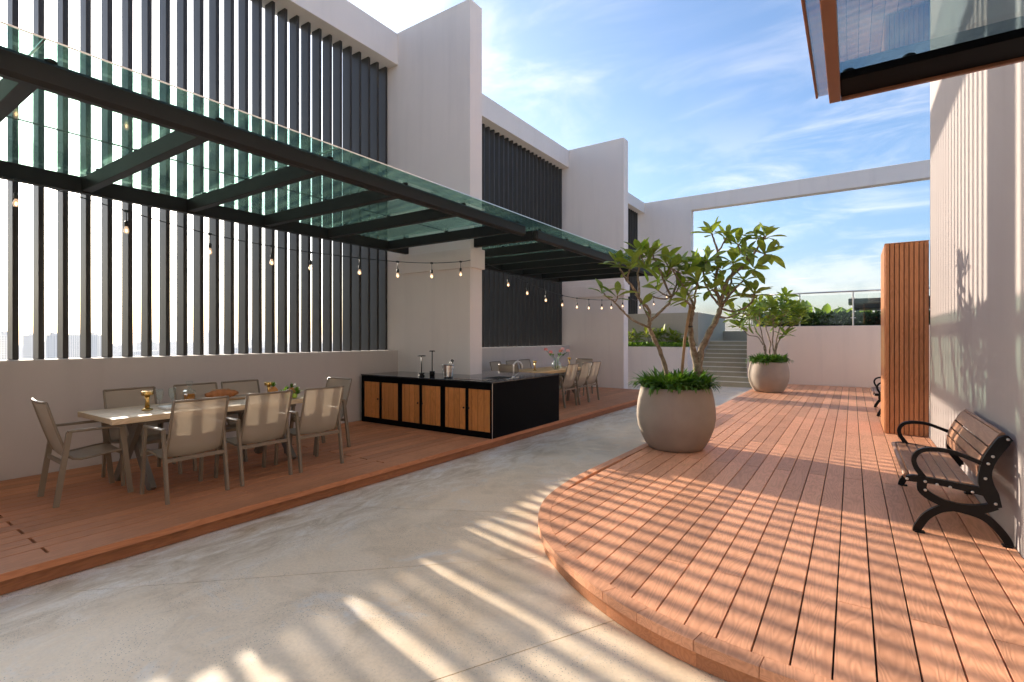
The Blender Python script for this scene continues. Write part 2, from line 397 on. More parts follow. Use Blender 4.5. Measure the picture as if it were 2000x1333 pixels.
def glass(name, tint, refl=1.0, rough=0.0, base=0.04, dust=0.0, dcol=(0.5, 0.7, 0.55)):
    """thin pane: tinted see-through plus fresnel mirror; light passes it tinted"""
    m, t, b = new_mat(name); t.nodes.remove(b)
    tr = nd(t, 'ShaderNodeBsdfTransparent'); tr.inputs[0].default_value = (*tint, 1)
    gl = nd(t, 'ShaderNodeBsdfGlossy'); gl.inputs['Roughness'].default_value = rough; gl.inputs['Color'].default_value = (0.85, 0.95, 0.93, 1)
    lw = nd(t, 'ShaderNodeLayerWeight'); lw.inputs['Blend'].default_value = 0.5
    pw = nd(t, 'ShaderNodeMath', operation='POWER'); lk(t, lw.outputs['Facing'], pw.inputs[0]); pw.inputs[1].default_value = 4.0
    mu = nd(t, 'ShaderNodeMath', operation='MULTIPLY_ADD', use_clamp=True); lk(t, pw.outputs[0], mu.inputs[0]); mu.inputs[1].default_value = 0.9; mu.inputs[2].default_value = base * refl
    mx = nd(t, 'ShaderNodeMixShader'); lk(t, mu.outputs[0], mx.inputs[0]); lk(t, tr.outputs[0], mx.inputs[1]); lk(t, gl.outputs[0], mx.inputs[2])
    last = mx.outputs[0]
    if dust:
        v = coords(t); nz = noise(t, v, 1.4, 6, 0.65, 0.5); tl = nd(t, 'ShaderNodeBsdfTranslucent'); tl.inputs['Color'].default_value = (*dcol, 1)
        f = ramp(t, nz, [(0.3, dust*0.35), (0.7, dust*1.5)]); m2 = nd(t, 'ShaderNodeMixShader'); lk(t, f, m2.inputs[0]); lk(t, last, m2.inputs[1]); lk(t, tl.outputs[0], m2.inputs[2]); last = m2.outputs[0]
    lk(t, last, t.nodes['Material Output'].inputs['Surface']); return m
M['canopy_glass'] = glass('green_canopy_glass', (0.66, 0.84, 0.775), 1.6, 0.02, 0.04, 0.07)
M['canopy_glass_grey'] = glass('blue_grey_canopy_glass', (0.50, 0.61, 0.66), 2.4, 0.01)
M['clear_glass'] = glass('clear_glass', (0.95, 0.97, 0.96), 1.2)
M['rail_glass'] = glass('railing_glass', (0.93, 0.96, 0.955), 1.3)
M['whisky'] = simple('amber_liquid', (0.35, 0.13, 0.015), 0.08)

def mesh_fabric():
    m, t, b = new_mat('taupe_mesh_fabric'); v = coords(t)
    n = noise(t, v, 3.0, 3); c = mixc(t, n, (0.36, 0.29, 0.21), (0.43, 0.35, 0.26)); lk(t, c, b.inputs['Base Color']); b.inputs['Roughness'].default_value = 0.65
    tl = nd(t, 'ShaderNodeBsdfTranslucent'); lk(t, c, tl.inputs['Color']); tr = nd(t, 'ShaderNodeBsdfTransparent'); tr.inputs[0].default_value = (1, 0.95, 0.88, 1)
    m1 = nd(t, 'ShaderNodeMixShader'); m1.inputs[0].default_value = 0.15; lk(t, b.outputs[0], m1.inputs[1]); lk(t, tl.outputs[0], m1.inputs[2])
    m2 = nd(t, 'ShaderNodeMixShader'); m2.inputs[0].default_value = 0.24; lk(t, m1.outputs[0], m2.inputs[1]); lk(t, tr.outputs[0], m2.inputs[2])
    lk(t, m2.outputs[0], t.nodes['Material Output'].inputs['Surface']); return m
M['mesh'] = mesh_fabric()
def bulb_mat():
    m, t, b = new_mat('lit_bulb'); t.nodes.remove(b)
    em = nd(t, 'ShaderNodeEmission'); em.inputs['Color'].default_value = (1.0, 0.62, 0.36, 1); em.inputs['Strength'].default_value = 0.35
    tr = nd(t, 'ShaderNodeBsdfTransparent'); gl = nd(t, 'ShaderNodeBsdfGlossy'); gl.inputs['Roughness'].default_value = 0.02
    lw = nd(t, 'ShaderNodeLayerWeight'); lw.inputs['Blend'].default_value = 0.3
    a = nd(t, 'ShaderNodeMixShader'); lk(t, lw.outputs['Facing'], a.inputs[0]); lk(t, tr.outputs[0], a.inputs[1]); lk(t, gl.outputs[0], a.inputs[2])
    c = nd(t, 'ShaderNodeMixShader'); c.inputs[0].default_value = 0.25; lk(t, a.outputs[0], c.inputs[1]); lk(t, em.outputs[0], c.inputs[2])
    lk(t, c.outputs[0], t.nodes['Material Output'].inputs['Surface']); return m
M['bulb'] = bulb_mat()
def filament():
    m, t, b = new_mat('filament'); b.inputs['Emission Color'].default_value = (1, 0.5, 0.2, 1); b.inputs['Emission Strength'].default_value = 1.3; return m
M['filament'] = filament()
def tower_mat():
    m, t, b = new_mat('tower_facade'); v = coords(t)
    br = nd(t, 'ShaderNodeTexBrick', offset=0.0); 
    se = nd(t, 'ShaderNodeSeparateXYZ'); lk(t, v, se.inputs[0]); ad = nd(t, 'ShaderNodeMath', operation='ADD'); lk(t, se.outputs[0], ad.inputs[0]); lk(t, se.outputs[1], ad.inputs[1])
    cb = nd(t, 'ShaderNodeCombineXYZ'); lk(t, ad.outputs[0], cb.inputs[0]); lk(t, se.outputs[2], cb.inputs[1]); lk(t, cb.outputs[0], br.inputs['Vector'])
    br.inputs['Scale'].default_value = 1.0; br.inputs['Brick Width'].default_value = 3.4; br.inputs['Row Height'].default_value = 3.0; br.inputs['Mortar Size'].default_value = 0.75; br.inputs['Mortar Smooth'].default_value = 0.0
    br.inputs['Color1'].default_value = (0.16, 0.18, 0.21, 1); br.inputs['Color2'].default_value = (0.24, 0.26, 0.29, 1); br.inputs['Mortar'].default_value = (0.70, 0.69, 0.67, 1)
    lk(t, br.outputs['Color'], b.inputs['Base Color']); b.inputs['Roughness'].default_value = 0.8; return m
M['tower'] = tower_mat()
M['tower_plain'] = simple('tower_wall', (0.62, 0.61, 0.60), 0.85, var=0.05, nscale=0.02)

# ================================================================== LARGE STRUCTURE
FZ = -0.15
# ---- far ground below the roof
mb = MB(); mb.face([(-9000, -9000, -92), (9000, -9000, -92), (9000, 9000, -92), (-9000, 9000, -92)])
tag(part('ground', mb, M['city']), kind='structure')

# ---- concrete floor: slabs with open joints over a dark bed
def clip(poly, p, n, off):
    """keep the side where (q-p).n > off"""
    res = []
    for i in range(len(poly)):
        a, b = poly[i], poly[(i+1) % len(poly)]
        da = (a[0]-p[0])*n[0] + (a[1]-p[1])*n[1] - off; db = (b[0]-p[0])*n[0] + (b[1]-p[1])*n[1] - off
        if da >= 0: res.append(a)
        if da * db < 0:
            t = da / (da - db); res.append((a[0] + (b[0]-a[0])*t, a[1] + (b[1]-a[1])*t))
    return res
floor = struct('floor', (0, 0, FZ))
part('joint_bed', MB().box(-8.2, 9.0, -9, 26, -1.0, FZ - 0.012), M['grout'], floor)
polys = [[(-8.1, -8.9), (8.9, -8.9), (8.9, 25.9), (-8.1, 25.9)]]
for a, b in (((-4.27, 3.1), (-2.4, 4.08)), ((-4.42, .92), (-1.93, 3.28)), ((-1.68, 1.78), (-1.17, 2.74)), ((-4.3, 6.7), (-2.4, 7.0)), ((-4.3, 9.9), (-2.4, 10.0)), ((-4.3, 13.3), (-2.4, 13.3))):
    dx, dy = b[0]-a[0], b[1]-a[1]; l = math.hypot(dx, dy); n = (-dy/l, dx/l); new = []
    for p in polys:
        for s in (1, -1):
            q = clip(p, a, (n[0]*s, n[1]*s), 0.0032)
            if len(q) > 2: new.append(q)
    polys = new
for p in polys: part('floor_slab', MB().prism(p, FZ - 0.011, FZ), M['concrete'], floor)

# ---- left deck
deckL = struct('deck', (-4.4, 0, 0))
def edgeL(y): return -4.475 + (y - 0.8) * 0.0125
YE = 14.16
part('deck_bed', MB().box(-7.39, -4.62, -2.4, YE - 0.02, FZ + 0.004, -0.03), M['under'], deckL)
PL = 0.153
row = 0; slots = {}
x1 = -4.655
while x1 > -7.38:
    x0 = max(x1 - PL + 0.010, -7.392)
    cuts = [-2.4]
    y = (1.11 if row % 2 == 0 else 2.62) - 3.05
    while y < YE:
        if y > -2.3: cuts.append(y)
        y += 3.05
    cuts.append(YE)
    for a, b in zip(cuts[:-1], cuts[1:]):
        g = 0.009 if row % 2 == 0 else 0.004
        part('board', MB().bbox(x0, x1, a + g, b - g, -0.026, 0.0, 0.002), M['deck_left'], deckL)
    x1 -= PL; row += 1
# nosing boards and fascia follow the deck's front line
ys = [-2.4, 0.55, 3.45, 6.4, 9.35, 12.2, YE]
for a, b in zip(ys[:-1], ys[1:]):
    a += 0.0015; b -= 0.0015
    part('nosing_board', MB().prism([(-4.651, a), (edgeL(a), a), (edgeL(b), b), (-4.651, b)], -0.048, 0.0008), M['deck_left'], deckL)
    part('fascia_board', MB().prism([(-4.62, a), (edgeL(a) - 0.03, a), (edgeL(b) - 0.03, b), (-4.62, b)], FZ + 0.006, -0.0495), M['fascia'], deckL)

# ---- right deck with its rounded end
deckR = struct('deck', (-0.8, 8, 0))
XR = 0.968
ctrl = [(-2.43, 18.58), (-2.43, 9.0), (-2.445, 6.4), (-2.475, 5.4), (-2.47, 4.75), (-2.385, 4.12), (-2.22, 3.70), (-2.0, 3.36), (-1.72, 3.09), (-1.40, 2.865), (-1.08, 2.70), (-0.75, 2.59), (-0.40, 2.535), (0.0, 2.515), (0.968, 2.51)]
def spline(pts, step=0.05):
    res = []
    for i in range(len(pts) - 1):
        p0 = Vector(pts[max(i-1, 0)]); p1 = Vector(pts[i]); p2 = Vector(pts[i+1]); p3 = Vector(pts[min(i+2, len(pts)-1)])
        l = (p2 - p1).length; n = max(2, int(l / step))
        m1 = (p2 - p0) / max((p2-p0).length, 1e-6) * l; m2 = (p3 - p1) / max((p3-p1).length, 1e-6) * l
        for k in range(n):
            t = k / n; t2 = t*t; t3 = t2*t
            res.append((2*t3 - 3*t2 + 1)*p1 + (t3 - 2*t2 + t)*m1 + (-2*t3 + 3*t2)*p2 + (t3 - t2)*m2)
    res.append(Vector(pts[-1])); return res
outer = spline(ctrl)
def offs(c, d):
    res = []
    for i, p in enumerate(c):
        t = (c[min(i+1, len(c)-1)] - c[max(i-1, 0)]).normalized(); res.append(p + Vector((-t.y, t.x)) * d)
    return res
inner = offs(outer, 0.098); fas = offs(outer, 0.03); fin_ = offs(outer, 0.06)
def inner_y(x):
    """deck start (smallest y) inside the border at x"""
    for a, b in zip(inner[:-1], inner[1:]):
        if (a.x - x) * (b.x - x) <= 0 and abs(a.x - b.x) > 1e-6 and b.x > a.x + 1e-5:
            return a.y + (b.y - a.y) * (x - a.x) / (b.x - a.x)
    return 2.62
bed = [tuple(p) for p in fin_] + [(XR, 18.57)]
part('deck_bed', MB().prism(bed, FZ + 0.004, -0.034), M['under'], deckR)
PR = 0.164
for k in range(-15, 7):
    xc = 0.01 + PR * k; x0 = max(xc - PR/2 + 0.0045, -2.33); x1 = min(xc + PR/2 - 0.0045, XR - 0.003)
    if x1 - x0 < 0.03: continue
    st = []
    for i in range(5):
        x = x0 + (x1 - x0) * i / 4; st.append((x, inner_y(x) + 0.004))
    ymax = max(p[1] for p in st)
    cuts = [c for c in ([3.42 + 3.04*j for j in range(6)] if k % 2 == 0 else [4.955 + 3.04*j for j in range(6)]) if ymax + 0.02 < c < 18.5]
    first = cuts[0] if cuts else 18.57
    part('board', MB().prism(st + [(x1, first - 0.0035), (x0, first - 0.0035)], -0.026, 0.0), M['deck'], deckR)
    cuts.append(18.57)
    for a, b in zip(cuts[:-1], cuts[1:]):
        part('board', MB().bbox(x0, x1, a + 0.0035, b - 0.0035, -0.026, 0.0, 0.0018), M['deck'], deckR)
# border: short nosing pieces over fascia pieces
acc = [0.0]
for a, b in zip(outer[:-1], outer[1:]): acc.append(acc[-1] + (b - a).length)
def cut_idx(target): return min(range(len(acc)), key=lambda i: abs(acc[i] - target))
tot = acc[-1]; s0 = 0.0; marks = [0]
while s0 < tot - 0.2:
    i0 = cut_idx(s0); straight = outer[i0].y > 4.9 or outer[i0].x > -0.5
    s0 = min(s0 + (2.4 if outer[i0].y > 7.5 else 0.62 if straight else 0.305), tot); marks.append(cut_idx(s0))
for n_, (a, b) in enumerate(zip(marks[:-1], marks[1:])):
    if b <= a: continue
    def seg(c, e=0.002):
        pts = [c[i].copy() for i in range(a, b + 1)]; d0 = (pts[1]-pts[0]).normalized(); d1 = (pts[-1]-pts[-2]).normalized(); pts[0] += d0*e; pts[-1] -= d1*e; return pts
    part('nosing_piece', MB().prism([tuple(p) for p in seg(outer)] + [tuple(p) for p in reversed(seg(inner))], -0.052, 0.001 + 0.0006 * (n_ % 2)), M['deck'], deckR)
for a, b in zip(marks[:-1:2], marks[2::2] + [marks[-1]]):
    if b <= a: continue
    pts = [tuple(fas[i]) for i in range(a, b + 1)] + [tuple(fin_[i]) for i in range(b, a - 1, -1)]
    part('fascia_board', MB().prism(pts, FZ + 0.005, -0.0535), M['fascia_light'], deckR)

# ---- left wall: parapets, fins, beams, louvre screens
XI, XO = -7.40, -7.95
FIN = [(-0.30, 0.05), (6.97, 7.32), (14.2, 14.55)]
ZT = 7.45
fin_labels = ['white concrete fin wall standing out of frame at the near end of the louvres', 'tall white fin wall rising behind the black outdoor kitchen counter', 'second white fin wall, beyond the far dining table']
for (a, b), lb, zt in zip(FIN, fin_labels, (7.5, 7.5, 7.42)):
    f = thing('fin_wall', lb, 'wall', (-6.7, (a+b)/2, 0), group='white fin walls along the louvre screens')
    part('wall', MB().bbox(XO, -5.59, a, b, FZ - 0.3, zt, 0.008), M['wall'], f)
    if a > 0: part('band', MB().bbox(XI + 0.001, -5.552, a - 0.035, b + 0.035, 2.74, 3.095, 0.006), M['wall'], f)
EY = 21.2
bays = [(0.05, 6.97, 'nearest bay beside the dining table'), (7.32, 14.2, 'middle bay between the two fin walls'), (14.55, EY, 'farthest bay before the end wall')]
for i, (a, b, w) in enumerate(bays):
    a += 0.001; b -= 0.001
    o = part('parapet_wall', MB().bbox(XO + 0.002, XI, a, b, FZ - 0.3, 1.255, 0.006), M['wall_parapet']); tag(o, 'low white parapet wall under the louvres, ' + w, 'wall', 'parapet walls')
    o = part('concrete_beam', MB().bbox(XO + 0.002, XI, a, b, 6.86, (7.47, 7.40, 7.30)[i], 0.006), M['wall']); tag(o, 'white concrete beam across the top of the louvres, ' + w, 'beam', 'beams over the louvres')
    s = thing('louver_screen', 'screen of tall upright metal louvre blades, ' + w, 'louvre screen', (-7.7, (a+b)/2, 1.255), group='louvre screens')
    PB = 0.2135; me = MB().bbox(-0.212, 0, 0, 0.052, 1.256, 6.859, 0.004).mesh('blade', M['louver'])
    y0 = 1.525 + PB * math.ceil((a - 1.525) / PB + 0.05)
    while y0 + 0.055 < b - 0.004:
        place('blade', me, s, Matrix.Translation((-7.64, y0, 0))); y0 += PB

# ---- end wall with its big open frame
ew = thing('end_wall', 'white end wall and overhead beam framing a large opening to the sky', 'wall', (-3, EY + 0.15, 0))
part('wall', MB().bbox(XO, -5.45, EY, EY + 0.35, FZ - 0.3, 7.30, 0.008), M['wall'], ew)
part('beam', MB().bbox(-5.449, 7.0, EY + 0.001, EY + 0.349, 6.72, 7.299, 0.008), M['wall'], ew)

# ---- right building wall
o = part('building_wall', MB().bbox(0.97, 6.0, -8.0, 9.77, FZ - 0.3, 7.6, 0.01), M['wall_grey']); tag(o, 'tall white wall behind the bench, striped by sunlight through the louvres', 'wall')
o = part('building_wall', MB().bbox(2.6, 6.0, 9.771, 21.19, FZ - 0.3, 1.9, 0.01), M['wall']); tag(o, 'low white return wall hidden beyond the timber cladding', 'wall')

# ---- timber clad pier
cp = thing('clad_pier', 'tall square pier clad in upright brown timber slats beside the bench', 'pier', (0.7, 10.4, 0))
part('core', MB().box(0.455, 0.966, 9.845, 11.02, 0.001, 2.93), M['under'], cp)
n = 9; w = (0.966 - 0.43) / n
me = MB().bbox(0, w - 0.010, 0, 0.04, 0.004, 2.955, 0.003).mesh('slat', M['clad'])
for i in range(n): place('slat', me, cp, Matrix.Translation((0.43 + i*w + 0.002, 9.80, 0)))
ns = 19; w2 = (11.03 - 9.845) / ns
me = MB().bbox(0, 0.03, 0, w2 - 0.010, 0.004, 2.955, 0.003).mesh('slat', M['clad'])
for i in range(ns): place('slat', me, cp, Matrix.Translation((0.422, 9.848 + i*w2, 0)))
part('cap', MB().bbox(0.425, 0.966, 9.805, 11.03, 2.957, 2.972, 0.003), M['clad'], cp)

# ---- far wall, terrace, stairs
o = part('terrace_wall', MB().bbox(-2.95, 2.599, 18.6, 18.85, FZ - 0.3, 1.87, 0.006), M['wall_bounce_tint']); tag(o, 'low white retaining wall at the far end of the deck', 'wall')
tag(part('terrace', MB().box(-2.95, 8.0, 18.852, 27, -1, 1.5), M['soil']), kind='structure')
stw = thing('stair_wall', 'olive grey wall rising beside the outdoor stairs behind the planter', 'wall', (-5.5, 19, 0))
part('wall', MB().bbox(-7.39, -4.62, 18.9, 21.19, FZ - 0.3, 2.42, 0.006), M['wall_olive'], stw)
part('side_wall', MB().bbox(-4.85, -4.621, 21.192, 23.6, FZ - 0.3, 2.419, 0.006), M['wall_olive'], stw)
st = thing('stairs', 'flight of stone steps with pale nosings up to the terrace', 'stairs', (-3.7, 18.2, FZ))
for k in range(10):
    y = 18.2 + 0.28 * k; x1 = -2.45 if k < 2 else -2.953
    z = FZ + 0.15 * (k + 1)
    yb = 18.598 if (k < 2) else 23.0
    x1b = -2.953
    s = part('step', MB().bbox(-4.618, x1b, y, y + 0.30 if k < 9 else 23.0, z - 0.149, z, 0.004) if k >= 2 else MB().bbox(-4.618, -2.45, y, min(y + 0.30, 18.597), z - 0.149, z, 0.004), M['step'], st)
    part('nosing', MB().bbox(-4.616, x1 - 0.002, y - 0.016, y + 0.05, z - 0.018 + 0.019, z + 0.027, 0.003), M['nosing'], s)
bw = part('landing_wall', MB().prism([(-4.7, 23.2), (-2.2, 22.4), (-2.2, 22.6), (-4.7, 23.4)], 1.36, 1.78), M['wall_olive']); tag(bw, 'low grey wall closing the landing at the head of the stairs', 'wall')

# ---- planter box at the left end
pl = thing('planter', 'long white planter wall full of greenery left of the stairs', 'planter', (-6, 18.2, 0))
part('front_wall', MB().bbox(-7.398, -4.64, 17.6, 17.75, FZ - 0.1, 1.18, 0.006), M['wall'], pl)
part('end_wall', MB().bbox(-4.79, -4.641, 17.751, 18.899, FZ - 0.1, 1.179, 0.006), M['wall'], pl)
part('soil', MB().box(-7.39, -4.79, 17.752, 18.895, 0.6, 1.12), M['soil'], pl)

# ---- left glass canopy, two lengths
def clamp(p, parent):
    part('clamp', MB().lathe([(0.028, 0), (0.034, 0.008), (0.034, 0.022), (0.02, 0.03)], 10, p), M['steel'], parent)
def canopy(name_label, y0, y1, rafters, joints, fincut, inner_y0, inner_y1):
    c = thing('glass_canopy', name_label, 'canopy', (-5.7, (y0+y1)/2, 3.1), group='green glass canopies over the left deck')
    XB = -4.31
    part('outer_beam', MB().bbox(XB - 0.055, XB + 0.055, y0, y1, 3.10, 3.272, 0.028), M['steel'], c)
    part('inner_beam', MB().bbox(-7.13, -7.03, inner_y0, inner_y1, 3.10, 3.272, 0.006), M['steel'], c)
    for y in rafters:
        part('rafter', MB().bbox(-7.029, XB - 0.056, y - 0.045, y + 0.045, 3.115, 3.268, 0.005), M['steel'], c)
        for x in (-6.7, -5.72, -4.75): clamp((x + 0.06, y, 3.268), c)
    for a, b in zip(joints[:-1], joints[1:]):
        part('glass_pane', MB().bbox(-5.715, -4.045, a + 0.006, b - 0.006, 3.300, 3.316, 0.002), M['canopy_glass'], c)
        ia, ib = max(a, inner_y0), min(b, inner_y1)
        part('glass_pane', MB().bbox(-7.36, -5.729, ia + 0.006, ib - 0.006, 3.300, 3.316, 0.002), M['canopy_glass'], c)
    part('edge_strip', MB().box(-4.0445, -4.040, joints[0], joints[-1], 3.303, 3.3135), M['satin'], c)
    part('joint_seal', MB().box(-5.7285, -5.7155, inner_y0, inner_y1, 3.302, 3.314), M['plastic'], c)
    for b in joints[1:-1]: part('edge_seal', MB().box(-5.71, -4.05, b - 0.0055, b + 0.0055, 3.303, 3.313), M['satin'], c)
    for y in rafters: clamp((XB, y + 0.09, 3.272), c)
    return c
canopy('near green glass canopy on dark steel rafters over the dining table', -2.2, 6.72, [-1.2, -0.1, 0.95, 2.0, 3.06, 4.08, 5.14, 6.42], [-2.2, -1.15, 0.95, 3.06, 5.14, 6.9], None, -2.2, 6.9)
canopy('far green glass canopy on dark steel rafters past the kitchen counter', 7.05, 12.95, [7.12 + 0.96*k for k in range(7)], [6.902, 9.04, 10.96, 13.05], None, 7.36, 13.05)

# ---- right canopy above the camera
rc = thing('glass_canopy', 'brown framed glass canopy corner overhead at the upper right', 'canopy', (0.4, 2, 3.2))
part('outer_beam', MB().bbox(-0.136, -0.066, -3.0, 4.32, 3.195, 3.266, 0.004), M['brown_trim'], rc)
part('end_trim', MB().bbox(-0.065, 0.968, 4.29, 4.319, 3.192, 3.265, 0.004), M['brown_trim'], rc)
part('end_beam', MB().bbox(-0.065, 0.968, 4.0, 4.289, 3.212, 3.264, 0.004), M['black'], rc)
part('wall_beam', MB().bbox(0.90, 0.968, -3.0, 3.999, 3.20, 3.264, 0.004), M['steel'], rc)
for y in (1.9, -0.4): part('rafter', MB().bbox(-0.064, 0.899, y - 0.05, y + 0.05, 3.205, 3.264, 0.004), M['steel'], rc)
for a, b in ((-3.0, -0.4), (-0.4, 1.9), (1.9, 4.345)):
    part('glass_pane', MB().bbox(-0.205, 0.968, a + 0.005, b - 0.005, 3.272, 3.288, 0.002), M['canopy_glass_grey'], rc)
part('edge_strip', MB().bbox(-0.222, -0.206, -3.0, 4.345, 3.262, 3.292, 0.003), M['brown_trim'], rc)
for p in ((-0.02, 4.05, 3.264), (0.3, 4.05, 3.264)): clamp(p, rc)

# ---- railing on the terrace wall
rl = thing('glass_railing', 'steel and glass railing along the terrace wall in front of the plants', 'railing', (-1, 18.7, 1.87))
xs = [-2.82, -1.40, 0.03, 1.46]
part('top_rail', MB().tube([(-2.86, 18.72, 2.93), (2.5, 18.72, 2.93)], 0.024, 10), M['satin'], rl)
for x in xs:
    p = part('post', MB().bbox(x - 0.022, x + 0.022, 18.69, 18.75, 1.871, 2.905, 0.004), M['satin'], rl)
    for z in (2.1, 2.7): part('bracket', MB().box(x - 0.07, x + 0.07, 18.705, 18.735, z, z + 0.025), M['satin'], p)
for a, b in zip(xs[:-1], xs[1:]):
    part('glass_pane', MB().box(a + 0.05, b - 0.05, 18.714, 18.726, 1.93, 2.84), M['rail_glass'], rl)

# ---- small dark roofed pavilion on the terrace
pv = thing('pavilion', 'small dark flat roofed pavilion on the terrace behind the railing', 'pavilion', (1.2, 20.2, 1.5))
part('roof', MB().bbox(-0.1, 2.6, 19.3, 21.1, 2.62, 2.74, 0.01), M['roof_dark'], pv)
part('fascia', MB().bbox(0.02, 2.5, 19.42, 21.0, 2.42, 2.619, 0.01), M['roof_dark'], pv)
for x, y in ((0.15, 19.55), (2.4, 19.55), (0.15, 20.85), (2.4, 20.85)): part('post', MB().box(x - 0.04, x + 0.04, y - 0.04, y + 0.04, 1.5, 2.42), M['roof_dark'], pv)
for i in range(9): part('plank', MB().box(0.3 + 0.24*i, 0.52 + 0.24*i, 20.9, 20.94, 1.5, 2.3), M['door_wood'], pv)

# ================================================================== FURNITURE
# ---- dining chair (faces local +X)
prof = [(-0.335, 0.925), (-0.318, 0.86), (-0.285, 0.74), (-0.25, 0.62), (-0.215, 0.51), (-0.19, 0.445), (-0.155, 0.405), (-0.10, 0.393), (0.0, 0.402), (0.12, 0.418), (0.215, 0.425), (0.255, 0.412)]
def sling(pr, w=0.235, t=0.004, curve=0.0):
    m = MB(); ny = 6; b = 0
    for side in (0, 1):
        for i, (x, z) in enumerate(pr):
            d = Vector(pr[min(i+1, len(pr)-1)]) - Vector(pr[max(i-1, 0)]); d.normalize(); nx, nz = -d.y, d.x
            for j in range(ny + 1):
                y = -w + 2*w*j/ny; sag = curve * (1 - (y/w)**2)
                m.v.append((x - nx*(t*side + sag), y, z - nz*(t*side + sag)))
    n = len(pr); st_ = n*(ny+1)
    for i in range(n - 1):
        for j in range(ny):
            a = i*(ny+1) + j; q = (a, a+1, a+ny+2, a+ny+1)
            m.f.append(q); m.sm.append(True)
    return m
def make_chair():
    t = thing('dining_chair', 'x', 'chair', group='taupe mesh dining armchairs')
    lpart('backrest', sling(prof[:7], curve=0.022), M['mesh'], t)
    lpart('seat', sling(prof[6:], curve=0.012), M['mesh'], t)
    for s in (-1, 1):
        y = 0.262 * s
        lpart('leg', MB().bar((-0.275, y, 0), (-0.185, y, 0.652), 0.024, 0.042, (1, 0, 0)), M['chair_frame'], t)
        lpart('leg', MB().bar((0.275, y, 0), (0.205, y, 0.652), 0.024, 0.042, (1, 0, 0)), M['chair_frame'], t)
        lpart('armrest', MB().bbox(-0.20, 0.222, y - 0.0185, y + 0.0185, 0.645, 0.669, 0.007), M['chair_frame'], t)
        lpart('side_rail', MB().tube([(x, 0.238*s, z) for x, z in prof], 0.0125, 6), M['chair_frame'], t)
    lpart('crossbar', MB().bar((-0.222, -0.25, 0.378), (-0.222, 0.25, 0.378), 0.022, 0.034), M['chair_frame'], t)
    lpart('crossbar', MB().bar((0.225, -0.25, 0.39), (0.225, 0.25, 0.39), 0.022, 0.03), M['chair_frame'], t)
    tp = [(-0.335 - 0.02*(1 - (j/4 - 1)**2), -0.238 + 0.476*j/8, 0.925) for j in range(9)]
    lpart('top_rail', MB().tube(tp, 0.012, 6), M['chair_frame'], t)
    return t
P = math.pi
chairs = [  # x, y, z-rotation, label
 (-5.375, 2.29, P, 'taupe mesh armchair with its back to the path, nearest the camera at the near table'),
 (-5.365, 2.965, P + 0.02, 'taupe mesh armchair with its back to the path, middle one at the near table'),
 (-5.345, 3.615, P - 0.02, 'taupe mesh armchair with its back to the path, closest to the kitchen counter'),
 (-6.08, 1.725, P/2 - 0.02, 'taupe mesh armchair seen from the side at the left end of the near table'),
 (-5.95, 4.20, -P/2 + 0.05, 'taupe mesh armchair at the right end of the near table, near the counter doors'),
 (-6.38, 2.30, 0.0, 'taupe mesh armchair against the parapet, behind the brass lamp and glasses'),
 (-6.38, 2.98, 0.02, 'taupe mesh armchair against the parapet, behind the decanter and bread'),
 (-6.36, 3.52, -0.02, 'taupe mesh armchair against the parapet, last before the fruit'),
 (-5.32, 9.80, P, 'taupe mesh armchair with its back to the path, first one past the counter'),
 (-5.33, 10.42, P, 'taupe mesh armchair with its back to the path, middle one at the far table'),
 (-5.34, 10.99, P, 'taupe mesh armchair with its back to the path, last one at the far table'),
 (-6.72, 9.75, 0.15, 'taupe mesh armchair at the far parapet, leftmost behind the tap'),
 (-6.72, 10.42, 0.05, 'taupe mesh armchair at the far parapet, middle one behind the tap'),
 (-6.72, 11.05, 0.0, 'taupe mesh armchair at the far parapet, just left of the peony vase'),
 (-6.05, 9.15, P/2, 'taupe mesh armchair at the near end of the far table, directly behind the tap'),
 (-6.0, 12.10, -P/2, 'taupe mesh armchair at the far end of the far table before the second fin wall'),
]
c0 = make_chair()
for i, (x, y, rz, lb) in enumerate(chairs):
    if i == 0: c0.matrix_basis = TR(x, y, 0, rz); c0['label'] = lb
    else: copy_tree(c0, TR(x + rnd.uniform(-.02, .02), y, 0, rz + rnd.uniform(-.05, .05)), lb)

# ---- dining tables
def make_table(x0, x1, y0, y1, mat, label):
    t = thing('dining_table', label, 'table', ((x0+x1)/2, (y0+y1)/2, 0), group='trestle dining tables')
    nb = 5; w = (x1 - x0 - 0.08) / nb
    for i in range(nb): part('plank', MB().bbox(x0 + 0.04 + i*w + 0.0008, x0 + 0.04 + (i+1)*w - 0.0008, y0 + 0.001, y1 - 0.001, 0.700, 0.750, 0.002), mat, t)
    for xa in (x0, x1 - 0.0395): part('edge_board', MB().bbox(xa, xa + 0.0395, y0, y1, 0.694, 0.7503, 0.003), mat, t)
    xc = (x0 + x1) / 2
    for y in (y0 + 0.33, y1 - 0.33):
        for s in (-1, 1):
            part('leg', MB().bar((xc + 0.36*s, y + 0.026*s, 0.001), (xc - 0.22*s, y + 0.026*s, 0.694), 0.05, 0.10, (1, 0, 0)), M['taupe_dark'], t)
        part('cross_beam', MB().box(xc - 0.38, xc + 0.38, y - 0.05, y + 0.05, 0.655, 0.693), M['taupe_dark'], t)
    part('stretcher', MB().box(xc - 0.03, xc + 0.03, y0 + 0.39, y1 - 0.39, 0.60, 0.65), M['taupe_dark'], t)
make_table(-6.52, -5.62, 1.78, 3.95, M['table_wood'], 'pale timber dining table set with brass lamps, glasses, bread and fruit')
make_table(-6.5, -5.58, 9.35, 11.75, M['table_wood_warm'], 'honey timber dining table with a peony vase beyond the counter')

